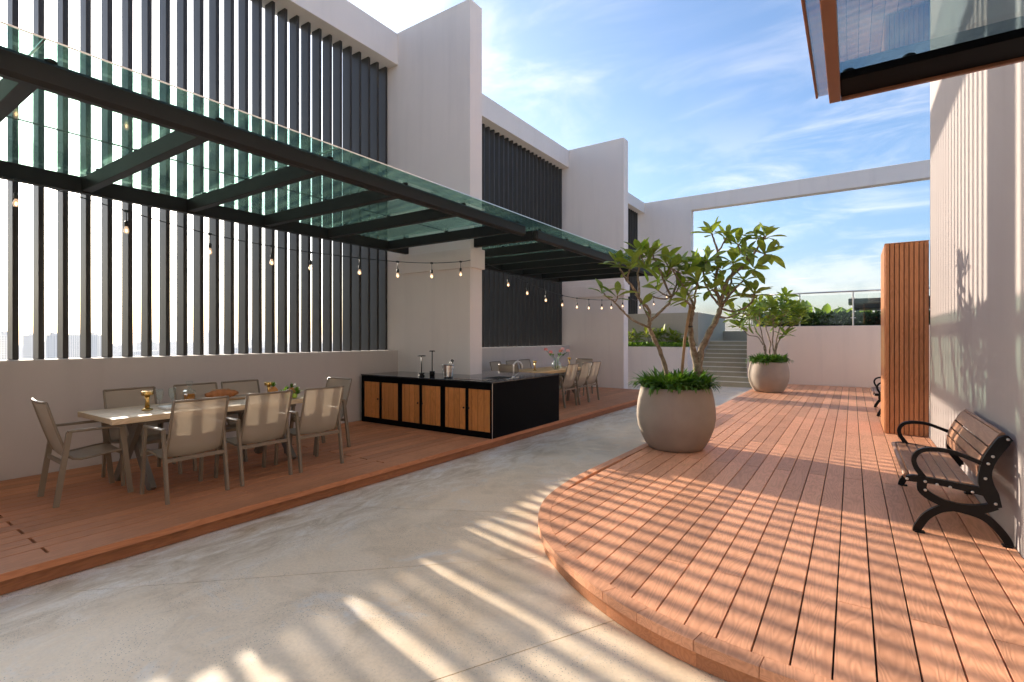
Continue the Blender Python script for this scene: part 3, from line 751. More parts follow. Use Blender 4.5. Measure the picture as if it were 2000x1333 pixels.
# ---- kitchen counter
kc = thing('kitchen_counter', 'long black outdoor kitchen counter with timber doors and polished top', 'counter', (-5.8, 7, 0))
KX0, KX1, KY0, KY1, KZ = -7.32, -4.40, 6.0, 8.05, 0.845
# body in three blocks round the fin wall
part('body', MB().box(KX0 + 0.02, KX1, KY0 + 0.03, 6.968, 0.004, 0.822).box(-5.588, KX1 - 0.0, 6.9681, 7.3218, 0.004, 0.822).box(KX0 + 0.02, KX1, 7.322, KY1, 0.004, 0.822), M['black'], kc)
part('countertop', MB().bbox(KX0, KX1 + 0.006, KY0 - 0.004, 6.968, 0.823, KZ, 0.003), M['counter'], kc)
part('countertop', MB().box(-5.588, KX1 + 0.006, 6.9682, 7.3218, 0.823, KZ - 0.0004), M['counter'], kc)
part('countertop', MB().bbox(KX0, KX1 + 0.006, 7.322, KY1 + 0.004, 0.823, KZ, 0.003), M['counter'], kc)
# face frame
fr = MB(); dz0, dz1 = 0.095, 0.722
dx = [(-7.235, -6.835), (-6.785, -6.375), (-6.285, -5.875), (-5.825, -5.415), (-5.325, -4.905), (-4.855, -4.435)]
fr.box(KX0 + 0.02, KX1 + 0.001, KY0, KY0 + 0.029, dz1 + 0.004, 0.8221).box(KX0 + 0.02, KX1 + 0.001, KY0, KY0 + 0.029, 0.004, dz0 - 0.004)
edges = [KX0 + 0.02] + [v for p in dx for v in p] + [KX1 + 0.001]
for a, b in zip(edges[::2], edges[1::2]): fr.box(a, b, KY0, KY0 + 0.029, dz0 - 0.004, dz1 + 0.004)
part('face_frame', fr, M['black'], kc)
part('corner_trim', MB().box(KX1 + 0.0015, KX1 + 0.007, KY0 - 0.003, KY0 + 0.004, 0.004, 0.822), M['satin'], kc)
for i, (a, b) in enumerate(dx):
    d = part('door', MB().box(a + 0.003, b - 0.003, KY0 + 0.012, KY0 + 0.028, dz0, dz1), M['black'], kc)
    nb = 4; ws = [0.16, 0.28, 0.28, 0.28]; x = a + 0.004; W = b - a - 0.008
    for q in ws: part('plank', MB().bbox(x + 0.004, x + W*q - 0.004, KY0 + 0.003, KY0 + 0.0115, dz0 + 0.001, dz1 - 0.001, 0.002), M['door_wood'], d); x += W*q
    hx = b - 0.025 if i % 2 == 0 else a + 0.025
    part('knob', MB().lathe([(0.008, 0), (0.008, 0.012), (0.016, 0.018), (0.012, 0.026)], 10), M['castiron'], d).matrix_basis = Matrix.Translation((hx, KY0 + 0.003, 0.43)) @ Matrix.Rotation(P/2, 4, 'X')
part('sink', MB().box(-4.95, -4.55, 6.55, 6.95, KZ + 0.0015, KZ + 0.004), M['chrome'], kc)
part('sink_bowl', MB().box(-4.92, -4.58, 6.58, 6.92, KZ + 0.0045, KZ + 0.006), M['steel'], kc)
part('hob', MB().box(-5.25, -4.62, 6.16, 6.46, KZ + 0.0015, KZ + 0.007), M['counter'], kc)
part('hob_frame', MB().box(-5.27, -4.60, 6.15, 6.157, KZ + 0.0015, KZ + 0.008).box(-5.27, -4.60, 6.463, 6.47, KZ + 0.0015, KZ + 0.008), M['chrome'], kc)
tp = [(-4.52, 6.70, KZ), (-4.52, 6.70, KZ + 0.16)] + [(-4.52, 6.70 + 0.085*(1 - math.cos(a)), KZ + 0.16 + 0.085*math.sin(a)) for a in [P*k/8 for k in range(1, 9)]] + [(-4.52, 6.87, KZ + 0.12)]
tp = [(-4.46 + (p[1]-6.70)*0.45, 6.66 + (p[1]-6.70)*0.75, p[2] + (0.03 if i else 0)) for i, p in enumerate(tp)]
fc = thing('faucet', 'brushed steel gooseneck tap standing on the counter by the sink', 'tap', (-4.46, 6.66, KZ))
part('spout', MB().tube(tp, 0.0125, 10), M['satin'], fc); part('base', MB().lathe([(0.024, 0), (0.024, 0.03), (0.016, 0.045)], 12, (-4.46, 6.66, KZ + 0.0005)), M['satin'], fc)
part('lever', MB().tube([(-4.45, 6.67, KZ + 0.05), (-4.40, 6.70, KZ + 0.085)], 0.006, 6), M['satin'], fc)

# ---- things on the counter
def t_lamp(x, y, h, base, label):
    t = thing('table_lamp', label, 'lamp', (x, y, KZ), group='black table lamps on the counter')
    if base: part('base', MB().lathe([(0.045, 0), (0.045, 0.085), (0.04, 0.09)], 18, (x, y, KZ + 0.001)), M['castiron'], t)
    else: part('base', MB().lathe([(0.052, 0), (0.052, 0.018), (0.03, 0.026), (0.055, 0.055), (0.05, 0.06)], 18, (x, y, KZ + 0.001)), M['castiron'], t)
    part('stem', MB().tube([(x, y, KZ + 0.055), (x, y, KZ + h)], 0.0085, 8), M['castiron'], t)
    part('shade', MB().lathe([(0.05 if base else 0.07, 0), (0.05 if base else 0.07, 0.012), (0.03, 0.018)], 18, (x, y, KZ + h - 0.004)), M['castiron'], t)
t_lamp(-6.02, 6.20, 0.345, False, 'shorter black T shaped table lamp on the counter')
t_lamp(-5.87, 6.30, 0.425, True, 'taller black T shaped table lamp on the counter')
ib = thing('ice_bucket', 'ribbed steel ice bucket with black tongs on the counter', 'bucket', (-5.5, 6.28, KZ))
bp = [(0.078, 0)]
for i in range(9): z = 0.02 + i*0.02; r = 0.08 + 0.018*z/0.2; bp += [(r, z - 0.008), (r + 0.0025, z), (r, z + 0.008)]
bp += [(0.104, 0.205), (0.108, 0.212), (0.1, 0.212), (0.094, 0.19)]
part('body', MB().lathe(bp, 28, (-5.5, 6.28, KZ + 0.001), cap1=True), M['chrome'], ib)
for s in (-1, 1): part('handle', MB().tube([(-5.5 + s*0.1, 6.28, KZ + 0.19)] + [(-5.5 + s*(0.1 + 0.025*math.sin(a)), 6.28, KZ + 0.165 + 0.025*math.cos(a)) for a in (0.4, 1.2, 2.0, 2.8)] + [(-5.5 + s*0.097, 6.28, KZ + 0.14)], 0.004, 6), M['chrome'], ib)
tg = thing('tongs', 'black tongs leaning out of the steel ice bucket', 'tongs', (-5.45, 6.28, KZ + 0.19))
part('arm', MB().tube([(-5.49, 6.27, KZ + 0.185), (-5.40, 6.27, KZ + 0.30)], 0.012, 6), M['castiron'], tg); part('arm', MB().tube([(-5.47, 6.29, KZ + 0.185), (-5.392, 6.29, KZ + 0.285)], 0.01, 6), M['castiron'], tg)

# ---- things on the near table
TZ = 0.7515
def brass_lamp(x, y, h, label, z=TZ, s=1.0):
    t = thing('brass_lamp', label, 'lamp', (x, y, z), group='brass table lamps')
    part('base', MB().lathe([(0.05*s, 0), (0.05*s, 0.01), (0.024*s, 0.022)], 20, (x, y, z)), M['brass'], t)
    part('stem', MB().lathe([(0.024*s, 0.02), (0.018*s, 0.09*h/0.2), (0.026*s, h - 0.04)], 16, (x, y, z)), M['brass'], t)
    part('shade', MB().lathe([(0.05*s, h - 0.042), (0.053*s, h - 0.036), (0.053*s, h - 0.006), (0.048*s, h)], 20, (x, y, z)), M['brass'], t)
brass_lamp(-6.05, 2.22, 0.195, 'brass drum lamp at the left end of the near table')
brass_lamp(-6.2, 3.62, 0.18, 'brass drum lamp beside the fruit on the near table')
def wine_glass(x, y, label):
    t = thing('wine_glass', label, 'glass', (x, y, TZ), group='stemmed glasses')
    part('foot', MB().lathe([(0.032, 0), (0.03, 0.003), (0.005, 0.008), (0.004, 0.05)], 18, (x, y, TZ)), M['clear_glass'], t)
    part('bowl', MB().lathe([(0.004, 0.05), (0.02, 0.07), (0.033, 0.11), (0.036, 0.15), (0.033, 0.185), (0.0318, 0.185), (0.0345, 0.15), (0.031, 0.11), (0.018, 0.073), (0.003, 0.056)], 18, (x, y, TZ), cap1=False), M['clear_glass'], t)
wine_glass(-6.28, 2.42, 'stemmed clear glass nearer the left brass lamp')
wine_glass(-6.30, 2.55, 'stemmed clear glass nearer the decanter')
dc = thing('decanter', 'square glass decanter of amber liquor with round stopper', 'decanter', (-6.33, 2.74, TZ))
part('liquor', MB().bbox(-6.375, -6.285, 2.695, 2.785, TZ + 0.008, TZ + 0.105, 0.012), M['whisky'], dc)
part('body', MB().bbox(-6.385, -6.275, 2.685, 2.795, TZ, TZ + 0.15, 0.02), M['clear_glass'], dc)
part('neck', MB().lathe([(0.03, 0.148), (0.018, 0.17), (0.018, 0.19), (0.032, 0.198)], 16, (-6.33, 2.74, TZ)), M['clear_glass'], dc)
part('stopper', MB().lathe([(0.014, 0.199), (0.02, 0.21), (0.034, 0.216), (0.036, 0.24), (0.026, 0.25)], 16, (-6.33, 2.74, TZ)), M['clear_glass'], dc)
bk = thing('book', 'white book lying near the left brass lamp', 'book', (-5.98, 2.44, TZ))
part('cover', MB().bbox(-6.09, -5.89, 2.33, 2.56, TZ, TZ + 0.024, 0.002), M['paper'], bk)
part('pages', MB().box(-6.08, -5.8885, 2.335, 2.555, TZ + 0.004, TZ + 0.02), M['paper'], bk)
bo = part('bread_board', MB().bbox(-6.42, -6.16, 2.86, 3.30, TZ, TZ + 0.018, 0.005), M['board']); tag(bo, 'small wooden board under the loaf of bread', 'board')
def blob(c, r, seg=14, rings=8, sq=(1, 1, 1), wob=0.0, seed=0):
    m = MB(); rr = random.Random(seed); ph = [rr.uniform(0, 6) for _ in range(4)]
    pr = []
    for i in range(rings + 1):
        th = P * i / rings
        for k in range(seg):
            ph_ = 2*P*k/seg; q = 1 + wob * math.sin(3*ph_ + ph[0] + 4*th) * math.sin(th)
            m.v.append((c[0] + r*sq[0]*q*math.sin(th)*math.cos(ph_), c[1] + r*sq[1]*q*math.sin(th)*math.sin(ph_), c[2] + r*sq[2]*math.cos(th)))
    for i in range(rings):
        for k in range(seg): k2 = (k+1) % seg; m.f.append((i*seg+k, (i+1)*seg+k, (i+1)*seg+k2, i*seg+k2)); m.sm.append(True)
    return m
br_ = thing('bread_loaf', 'crusty scored brown loaf on a board between the chairs', 'bread', (-6.29, 3.08, TZ + 0.018))
lf = MB(); pts = []; rad = []
for i in range(25):
    u = i/24; pts.append((-6.31 + 0.05*u, 2.90 + 0.36*u, TZ + 0.019 + 0.054)); rad.append(max(0.008, 0.056 * math.sin(P*min(max(u, 0.02), 0.98))**0.45 * (1 + 0.10*math.sin(u*6*2*P))))
lf.tube(pts, rad, 14); part('crust', lf, M['bread'], br_)
part('score', MB().bar((-6.315, 2.98, TZ + 0.130), (-6.26, 3.06, TZ + 0.130), 0.012, 0.006).bar((-6.305, 3.07, TZ + 0.130), (-6.25, 3.15, TZ + 0.130), 0.012, 0.006), M['board'], br_)
def leafy(m, c, n, ln, w, up=0.6, seed=0):
    rr = random.Random(seed)
    for i in range(n):
        a = rr.uniform(0, 2*P); e = rr.uniform(0.3, 1.0)*up*P/2; l = ln*rr.uniform(0.7, 1.1)
        d = Vector((math.cos(a)*math.cos(e), math.sin(a)*math.cos(e), math.sin(e))); sd = d.cross(Vector((0, 0, 1))).normalized()*w
        p = [Vector(c) + d*l*t + Vector((0, 0, -0.25*l*t*t)) for t in (0, 0.35, 0.7, 1.0)]; ws = (0.4, 1.0, 0.8, 0.05)
        for q in range(3): m.face([p[q] - sd*ws[q], p[q] + sd*ws[q], p[q+1] + sd*ws[q+1], p[q+1] - sd*ws[q+1]], True)
for k, (x, y, s, lb) in enumerate([(-6.06, 3.60, 1.0, 'small pineapple nearest the brass lamp on the near table'), (-5.84, 3.71, 0.95, 'small pineapple tucked among the greens at the right of the fruit')]):
    pa = thing('pineapple', lb, 'pineapple', (x, y, TZ), group='pineapples')
    part('fruit', blob((x, y, TZ + 0.062*s + 0.005), 0.056*s, sq=(1, 1, 1.15)), M['pineapple'], pa)
    m = MB(); leafy(m, (x, y, TZ + 0.12*s), 22, 0.10*s, 0.010, 1.0, k); part('crown', m, M['fern'], pa)
for k, (x, y, z, r, mt, nm, lb) in enumerate([
    (-5.95, 3.66, 0, 0.036, 'grape', 'plum', 'dark plum beside the front pineapple'), (-5.93, 3.60, 0, 0.03, 'grape', 'plum', 'dark plum lying at the front of the fruit'),
    (-6.10, 3.70, 0, 0.034, 'grape', 'plum', 'dark plum behind the front pineapple'), (-5.80, 3.64, 0, 0.045, 'orange', 'orange', 'orange in front of the right pineapple'),
    (-5.92, 3.75, 0, 0.042, 'orange', 'orange', 'orange at the back of the fruit'), (-5.70, 3.66, 0, 0.033, 'lime', 'lime', 'yellow green lime at the right corner of the fruit'), (-5.74, 3.59, 0, 0.03, 'lime', 'lime', 'yellow green lime at the front right of the fruit')]):
    tag(part(nm, blob((x, y, TZ + r), r, wob=0.03, seed=k), M[mt]), lb, nm)
m = MB()
for k, (x, y) in enumerate([(-5.96, 3.70), (-5.86, 3.62), (-5.74, 3.72), (-5.76, 3.64), (-5.70, 3.70), (-5.90, 3.68)]): leafy(m, (x, y, TZ + 0.03 + 0.02*(k % 3)), 16, 0.10, 0.014, 0.9, 20 + k)
tag(part('herb_leaves', m, M['fern_light'], None, False), 'loose green herb leaves bunched among the fruit', 'herbs', kind='stuff')

# ---- things on the far table
vz = thing('vase', 'round clear glass vase holding pink peonies on the far table', 'vase', (-5.72, 10.35, TZ))
part('body', MB().lathe([(0.05, 0), (0.10, 0.04), (0.12, 0.10), (0.10, 0.16), (0.05, 0.20), (0.055, 0.24), (0.08, 0.27), (0.077, 0.27), (0.05, 0.238), (0.045, 0.20), (0.096, 0.157), (0.115, 0.10), (0.096, 0.043), (0.046, 0.006)], 22, (-5.72, 10.35, TZ)), M['clear_glass'], vz)
fl_spots = [(-0.20, -0.16, 0.46, 'petal'), (-0.08, -0.14, 0.40, 'petal'), (0.10, 0.10, 0.47, 'petal_pale'), (0.20, 0.18, 0.43, 'petal_pale'), (0.02, 0.16, 0.42, 'petal')]
flb = ['leftmost coral peony in the glass vase', 'coral peony second from left in the vase', 'pale pink peony standing tallest at the right', 'pale pink peony drooping at the far right of the vase', 'pink peony at the back of the vase']
for k, (dx_, dy_, h, mt) in enumerate(fl_spots):
    x, y = -5.72 + dx_, 10.35 + dy_; t = thing('peony', flb[k], 'flower', (-5.72, 10.35, TZ + 0.03), group='peonies in the vase')
    m = MB()
    for q in range(26):
        a = q*2.4; e = 0.2 + 1.2*q/26; d = Vector((math.cos(a)*math.cos(e), math.sin(a)*math.cos(e), math.sin(e)))
        s_ = d.cross(Vector((0, 0, 1))).normalized(); u = s_.cross(d); c = Vector((x, y, TZ + h)) + d*0.034
        m.face([c - s_*0.026 - u*0.02, c + s_*0.026 - u*0.02, c + d*0.012 + s_*0.022 + u*0.022, c + d*0.012 - s_*0.022 + u*0.022], True)
    part('bloom', m, M[mt], t, False)
    part('stem', MB().tube([(-5.72 + dx_*0.1, 10.35 + dy_*0.1, TZ + 0.03), (-5.72 + dx_*0.25, 10.35 + dy_*0.25, TZ + 0.26), (x, y, TZ + h)], 0.005, 6), M['fern'], t)
    m = MB(); leafy(m, (-5.72 + dx_*0.6, 10.35 + dy_*0.6, TZ + 0.33), 6, 0.09, 0.018, 0.8, 60 + k); part('leaves', m, M['fern'], t, False)
brass_lamp(-5.98, 9.80, 0.22, 'slim brass lamp left of the peony vase', TZ, 0.8)
brass_lamp(-5.70, 10.95, 0.27, 'slim brass lamp right of the peony vase', TZ, 0.8)

# ---- benches
def make_bench():
    t = thing('bench', 'cast iron and timber slat bench against the sunlit white wall', 'bench', (0.68, 5.72, 0), group='iron and timber benches along the right wall')
    Y0, Y1, TH = 4.965, 6.49, 0.042
    for y0 in (Y0, Y1 - TH):
        y1 = y0 + TH; ym = (y0+y1)/2
        e = MB()
        def sp(cl, k=5):
            p = [Vector(c) for c in cl]; r_ = []
            for i in range(len(p)-1):
                p0, p1, p2, p3 = p[max(i-1, 0)], p[i], p[i+1], p[min(i+2, len(p)-1)]
                for q in range(k):
                    u = q/k; r_.append(0.5*((2*p1) + (p2-p0)*u + (2*p0-5*p1+4*p2-p3)*u*u + (3*p1-p0-3*p2+p3)*u**3))
            r_.append(p[-1]); return [(v.x, v.y) for v in r_]
        def spw(cl, w, k=5):
            c = sp(cl, k); n = len(w); ws = []
            for i in range(len(c)):
                f = i/(len(c)-1)*(n-1); a = int(min(f, n-2)); ws.append(w[a] + (w[a+1]-w[a])*(f-a))
            return c, ws
        c, ws = spw([(0.865, 0.27), (0.835, 0.36), (0.808, 0.44), (0.807, 0.53), (0.832, 0.62), (0.872, 0.70), (0.905, 0.755), (0.938, 0.785)], [0.03, 0.045, 0.042, 0.034, 0.036, 0.037, 0.038, 0.02]); e.ribbon(c, ws, y0, y1)
        c, ws = spw([(0.35, 0.405), (0.40, 0.412), (0.52, 0.408), (0.66, 0.392), (0.82, 0.372)], [0.018, 0.026, 0.022, 0.024, 0.03]); e.ribbon(c, ws, y0 + 0.001, y1 - 0.001)
        c, ws = spw([(0.45, 0.40), (0.447, 0.335), (0.50, 0.285), (0.58, 0.25), (0.68, 0.235), (0.78, 0.245), (0.865, 0.285)], [0.03, 0.03, 0.028, 0.026, 0.028, 0.032, 0.026]); e.ribbon(c, ws, y0 + 0.002, y1 - 0.002)
        c, ws = spw([(0.62, 0.225), (0.55, 0.20), (0.475, 0.135), (0.425, 0.045), (0.41, 0.001)], [0.024, 0.025, 0.026, 0.026, 0.022]); e.ribbon(c, ws, y0 + 0.003, y1 - 0.003)
        c, ws = spw([(0.60, 0.226), (0.70, 0.222), (0.80, 0.19), (0.87, 0.125), (0.92, 0.05), (0.936, 0.001)], [0.022, 0.028, 0.026, 0.026, 0.026, 0.022]); e.ribbon(c, ws, y0 + 0.004, y1 - 0.004)
        part('end_frame', e, M['castiron'], t)
        c, ws = spw([(0.80, 0.575), (0.71, 0.612), (0.61, 0.645), (0.50, 0.648), (0.43, 0.622), (0.398, 0.565), (0.408, 0.505), (0.437, 0.455), (0.452, 0.42)], [0.016, 0.013, 0.014, 0.015, 0.015, 0.016, 0.017, 0.019, 0.028])
        part('armrest', MB().ribbon(c, ws, y0 + 0.0035, y1 - 0.0035), M['castiron'], t)
        for x in (0.415, 0.91): part('foot', MB().bbox(x - 0.015, x + 0.05 if x < 0.6 else x + 0.04, ym - 0.028, ym + 0.028, 0.001, 0.012, 0.003), M['castiron'], t)
        if y0 == Y0:
            for x, z in ((0.355, 0.405), (0.465, 0.40), (0.535, 0.388), (0.61, 0.38), (0.735, 0.365), (0.465, 0.335), (0.86, 0.30), (0.805, 0.475), (0.82, 0.585), (0.845, 0.64), (0.925, 0.772)):
                b = part('bolt', MB().lathe([(0.0105, -0.001), (0.0105, 0.002), (0.006, 0.004)], 10), M['bolt'], t); b.matrix_basis = Matrix.Translation((x, y0, z)) @ Matrix.Rotation(P/2, 4, 'X')
    ya, yb = Y0 + TH + 0.001, Y1 - TH - 0.001
    part('seat_slat', MB().tube([(0.352, ya, 0.418), (0.352, yb, 0.418)], 0.02, 12), M['bench_wood'], t)
    for x, w in ((0.375, 0.075), (0.456, 0.068), (0.53, 0.068), (0.604, 0.068), (0.678, 0.075)):
        z = 0.436 - (x - 0.375)*0.06
        part('seat_slat', MB().bbox(x, x + w, ya, yb, z - 0.022, z, 0.005), M['bench_wood'], t)
    for (xa, za, xb, zb) in ((0.782, 0.465, 0.775, 0.555), (0.779, 0.567, 0.800, 0.625), (0.805, 0.636, 0.832, 0.694), (0.838, 0.704, 0.893, 0.795)):
        m = MB(); m.bar(((xa+xb)/2, ya, (za+zb)/2), ((xa+xb)/2, yb, (za+zb)/2), math.hypot(xb-xa, zb-za), 0.022, Vector((-(zb-za), 0, xb-xa)))
        part('back_slat', m, M['bench_wood'], t)
    part('back_slat', MB().tube([(0.905, ya, 0.802), (0.905, yb, 0.802)], 0.014, 10), M['bench_wood'], t)
    return t
b0 = make_bench()
copy_tree(b0, TR(0.68, 5.72 + 6.9, 0), 'second iron bench, mostly hidden behind the timber clad pier')

# ================================================================== STRING LIGHTS
def string_light(label, wire, bulbs):
    t = thing('string_light', label, 'string lights', wire[0])
    part('wire', MB().tube(wire, 0.006, 5), M['plastic'], t)
    for p, dz in bulbs:
        p = Vector(p); s = part('socket', MB().tube([p + Vector((0, 0, 0.012)), p - Vector((0, 0, dz))], 0.0045, 5).lathe([(0.010, 0), (0.019, -0.012), (0.019, -0.06), (0.016, -0.065)], 10, p - Vector((0, 0, dz - 0.002))).box(p.x - 0.012, p.x + 0.012, p.y - 0.02, p.y + 0.02, p.z - 0.014, p.z + 0.012), M['plastic'], t)
        c = p - Vector((0, 0, dz + 0.064))
        b = part('bulb', MB().lathe([(0.013, 0.0), (0.015, -0.01), (0.025, -0.034), (0.0275, -0.05), (0.023, -0.067), (0.01, -0.077)], 12, c), M['bulb'], t)
        part('filament', MB().lathe([(0.009, -0.03), (0.012, -0.055), (0.004, -0.068)], 6, c), M['filament'], b)
def sag(pts, k=6):
    p = [Vector(q) for q in pts]; r_ = []
    for i in range(len(p) - 1):
        p0, p1, p2, p3 = p[max(i-1, 0)], p[i], p[i+1], p[min(i+2, len(p)-1)]
        for q in range(k):
            u = q/k; r_.append(0.5*((2*p1) + (p2-p0)*u + (2*p0-5*p1+4*p2-p3)*u*u + (3*p1-p0-3*p2+p3)*u**3))
    r_.append(p[-1]); return r_
A1 = [(-6.80, 2.29, 2.93), (-6.58, 3.08, 2.78), (-6.39, 3.77, 2.715), (-6.26, 4.26, 2.69), (-6.07, 4.95, 2.685), (-5.90, 5.55, 2.69), (-5.74, 6.15, 2.73), (-5.59, 6.71, 2.81)]
string_light('string of small bulbs draped under the near canopy to the first fin wall', sag([(-7.0, 1.0, 3.10), (-6.96, 1.55, 3.08)] + A1 + [(-5.545, 6.925, 2.86)]), [((-6.98, 1.42, 3.09), 0.13)] + [(p, 0.11) for p in A1])
A2 = [(-5.52, 8.06, 2.74), (-5.52, 8.75, 2.63), (-5.51, 9.49, 2.53), (-5.51, 10.24, 2.47), (-5.51, 10.98, 2.455), (-5.51, 11.64, 2.465), (-5.50, 12.42, 2.50), (-5.50, 13.06, 2.545), (-5.50, 13.88, 2.63)]
string_light('string of small lit bulbs sagging between the two fin walls', sag([(-5.545, 7.36, 2.86)] + A2 + [(-5.555, 14.16, 2.67)]), [(p, 0.11) for p in A2])
A3 = [(-5.6, 15.6, 2.68), (-5.62, 17.0, 2.86), (-5.6, 18.4, 3.2)]
string_light('short string of bulbs climbing from the second fin wall to the end wall', sag([(-5.55, 14.6, 2.68)] + A3 + [(-5.47, 21.19, 4.6)]), [(p, 0.11) for p in A3])

# ================================================================== POTS, TREES, PLANTS
def leaf_mesh(name, mat, width=0.36, droop=0.25, fold=0.12, tip=0.66, n=6):
    """obovate leaf of unit length along +X"""
    m = MB(); rows = []
    for i in range(n + 1):
        u = i / n; w = width/2 * (math.sin(P * min(1, u**1.0)) ** 0.8 * (0.45 + 0.75*u/(tip+0.3)) if 0 < u < 1 else (0.05 if u == 0 else 0.03))
        z = -droop * u*u; rows.append([(u, -w, z + fold*w*2), (u, 0, z), (u, w, z + fold*w*2)])
    for r in rows: m.v += r
    for i in range(n):
        for j in range(2): a = i*3 + j; m.f.append((a, a+1, a+4, a+3)); m.sm.append(True)
    return m.mesh(name, mat, False)
def orient(origin, d, up, s):
    d = d.normalized(); y = up.cross(d)
    if y.length < 1e-3: y = Vector((0, 1, 0)).cross(d)
    y.normalize(); z = d.cross(y)
    return Matrix.Translation(origin) @ Matrix((d, y, z)).transposed().to_4x4() @ Matrix.Diagonal((s, s, s, 1))
leafm = [leaf_mesh('leaf', M['leaf'], w, dr, 0.16) for w, dr in ((0.48, 0.10), (0.44, 0.28), (0.50, 0.45), (0.42, -0.06))]
leaf_count = {}; leaf_rest = {}
def rosette(parent, tip, axis, n, ln, rr, meshes, spread=(0.15, 1.35)):
    axis = axis.normalized(); a0 = axis.cross(Vector((0.3, 0.1, 1))).normalized(); b0 = axis.cross(a0)
    ph = rr.uniform(0, 6)
    for i in range(n):
        f = (i + 0.5) / n; a = ph + i * 2.39996; e = spread[0] + (spread[1] - spread[0]) * (1 - f) ** 0.8 + rr.uniform(-0.12, 0.12)
        out_ = a0 * math.cos(a) + b0 * math.sin(a)
        d = axis * math.cos(P/2 - P/2*0 - (P/2 - e)) if False else (out_ * math.sin(e + 0.25) + axis * math.cos(e + 0.25))
        o_ = tip - axis * (0.05 * (1 - f)) + out_ * 0.01
        mt = orient(o_, d, axis + Vector((0, 0, 0.3)), ln * rr.uniform(0.72, 1.12) * (0.75 + 0.25*math.sin(P*f))); me = meshes[rr.randrange(len(meshes))]
        k = parent.name; leaf_count[k] = leaf_count.get(k, 0) + 1
        if leaf_count[k] <= 298: place('leaf', me, parent, mt)
        else:
            mb_ = leaf_rest.setdefault(k, MB()); b_ = len(mb_.v); mb_.v += [tuple(mt @ v.co) for v in me.vertices]
            for pl_ in me.polygons: mb_.f.append(tuple(b_ + i_ for i_ in pl_.vertices)); mb_.sm.append(True)

def pot(x, y, label):
    t = thing('plant_pot', label, 'pot', (x, y, 0), group='round cast stone pots')
    prf = [(0.335, 0.0), (0.352, 0.006), (0.40, 0.07), (0.455, 0.18), (0.497, 0.30), (0.515, 0.42), (0.512, 0.54), (0.497, 0.66), (0.475, 0.765), (0.462, 0.815), (0.455, 0.828), (0.435, 0.83), (0.425, 0.815), (0.43, 0.72)]
    part('body', MB().lathe(prf, 56, (x, y, 0.002)), M['pot'], t)
    part('soil', MB().lathe([(0.428, 0.755), (0.30, 0.775), (0.12, 0.785), (0.02, 0.787)], 24, (x, y, 0)), M['soil'], t)
P1 = (-2.0, 6.96); P2 = (-1.92, 15.6)
pot(*P1, 'big rounded stone pot in front, holding the tall plumeria'); pot(*P2, 'rounded stone pot farther back by the far wall')
def fern(x, y, label, n, seed, rad=0.42, z0=0.79, ln=(0.20, 0.36), mat='fern', name='fern'):
    rr = random.Random(seed); m = MB()
    for i in range(n):
        r_ = rad * math.sqrt(rr.random()); a = rr.uniform(0, 2*P); o_ = Vector((x + r_*math.cos(a), y + r_*math.sin(a), z0))
        aa = a + rr.gauss(0, 0.9); lean = 0.25 + 0.9*r_/rad*rr.random() + rr.uniform(0, 0.35); l = rr.uniform(*ln)
        h = Vector((math.cos(aa), math.sin(aa), 0)); sd = Vector((-h.y, h.x, 0)); w = rr.uniform(0.016, 0.032)
        pts = []; ang = P/2 - lean*0.5; p = o_.copy(); ns_ = 4
        for q in range(ns_ + 1):
            pts.append(p.copy()); p = p + (h*math.cos(ang) + Vector((0, 0, 1))*math.sin(ang)) * l/ns_; ang -= lean*0.55
        ws = (0.7, 1.0, 0.95, 0.65, 0.08)
        for q in range(ns_): m.face([pts[q] - sd*w*ws[q], pts[q] + sd*w*ws[q], pts[q+1] + sd*w*ws[q+1], pts[q+1] - sd*w*ws[q+1]], True)
    return tag(part(name, m, M[mat], None, False), label, 'fern', kind='stuff')
fern(*P1, 'dense green fern fronds filling the front pot', 900, 3)
fern(*P2, 'dense green fern fronds filling the rear pot', 700, 4, ln=(0.22, 0.36))

def plumeria(label, branches, clusters, cropf, depth, ln, seed, stake=None):
    rr = random.Random(seed)
    base = cropf(*branches[0][0][0][:2], depth)
    t = thing('plumeria_tree', label, 'tree', (base.x, base.y, 0.785), group='potted plumeria trees')
    m = MB(); tips = []
    for pts, r0, r1 in branches:
        P3 = [cropf(p[0], p[1], depth + (p[2] if len(p) > 2 else 0)) for p in pts]
        P3 = sag(P3, 4); n = len(P3)
        rad = [(r0 + (r1 - r0) * i/(n-1)) * (1 + 0.10*math.sin(i*1.9 + len(pts))) for i in range(n)]
        P3 = [p + Vector((rr.gauss(0, 1), rr.gauss(0, 1), 0)) * 0.004 for p in P3]
        m.tube(P3, rad, 9); tips.append((P3[-1], P3[-1] - P3[-4]))
    part('trunk', m, M['bark'], t)
    for (x, y, dd, n, tilt) in clusters:
        p = cropf(x, y, depth + dd)
        # hang the rosette on a short twig from the nearest branch end
        q = min(tips, key=lambda k: (k[0] - p).length)[0]
        ax = Vector((rr.gauss(0, 0.35), rr.gauss(0, 0.35), 1.0 * tilt)) + (p - q).normalized() * 0.5
        if (p - q).length > 0.03:
            mid = (p + q)/2 + Vector((0, 0, -0.02)); part('twig', MB().tube(sag([q, mid, p], 3), [0.012, 0.011, 0.0105, 0.010, 0.0095, 0.009, 0.009], 7), M['bark'], t)
        rosette(t, p, ax, n, ln, rr, leafm)
    if t.name in leaf_rest: tag(part('leaves', leaf_rest[t.name], M['leaf'], t, False), kind='stuff')
    return t
def cropA(x, y, d): return at(1150 + x/2.667, 400 + y/2.667, d)
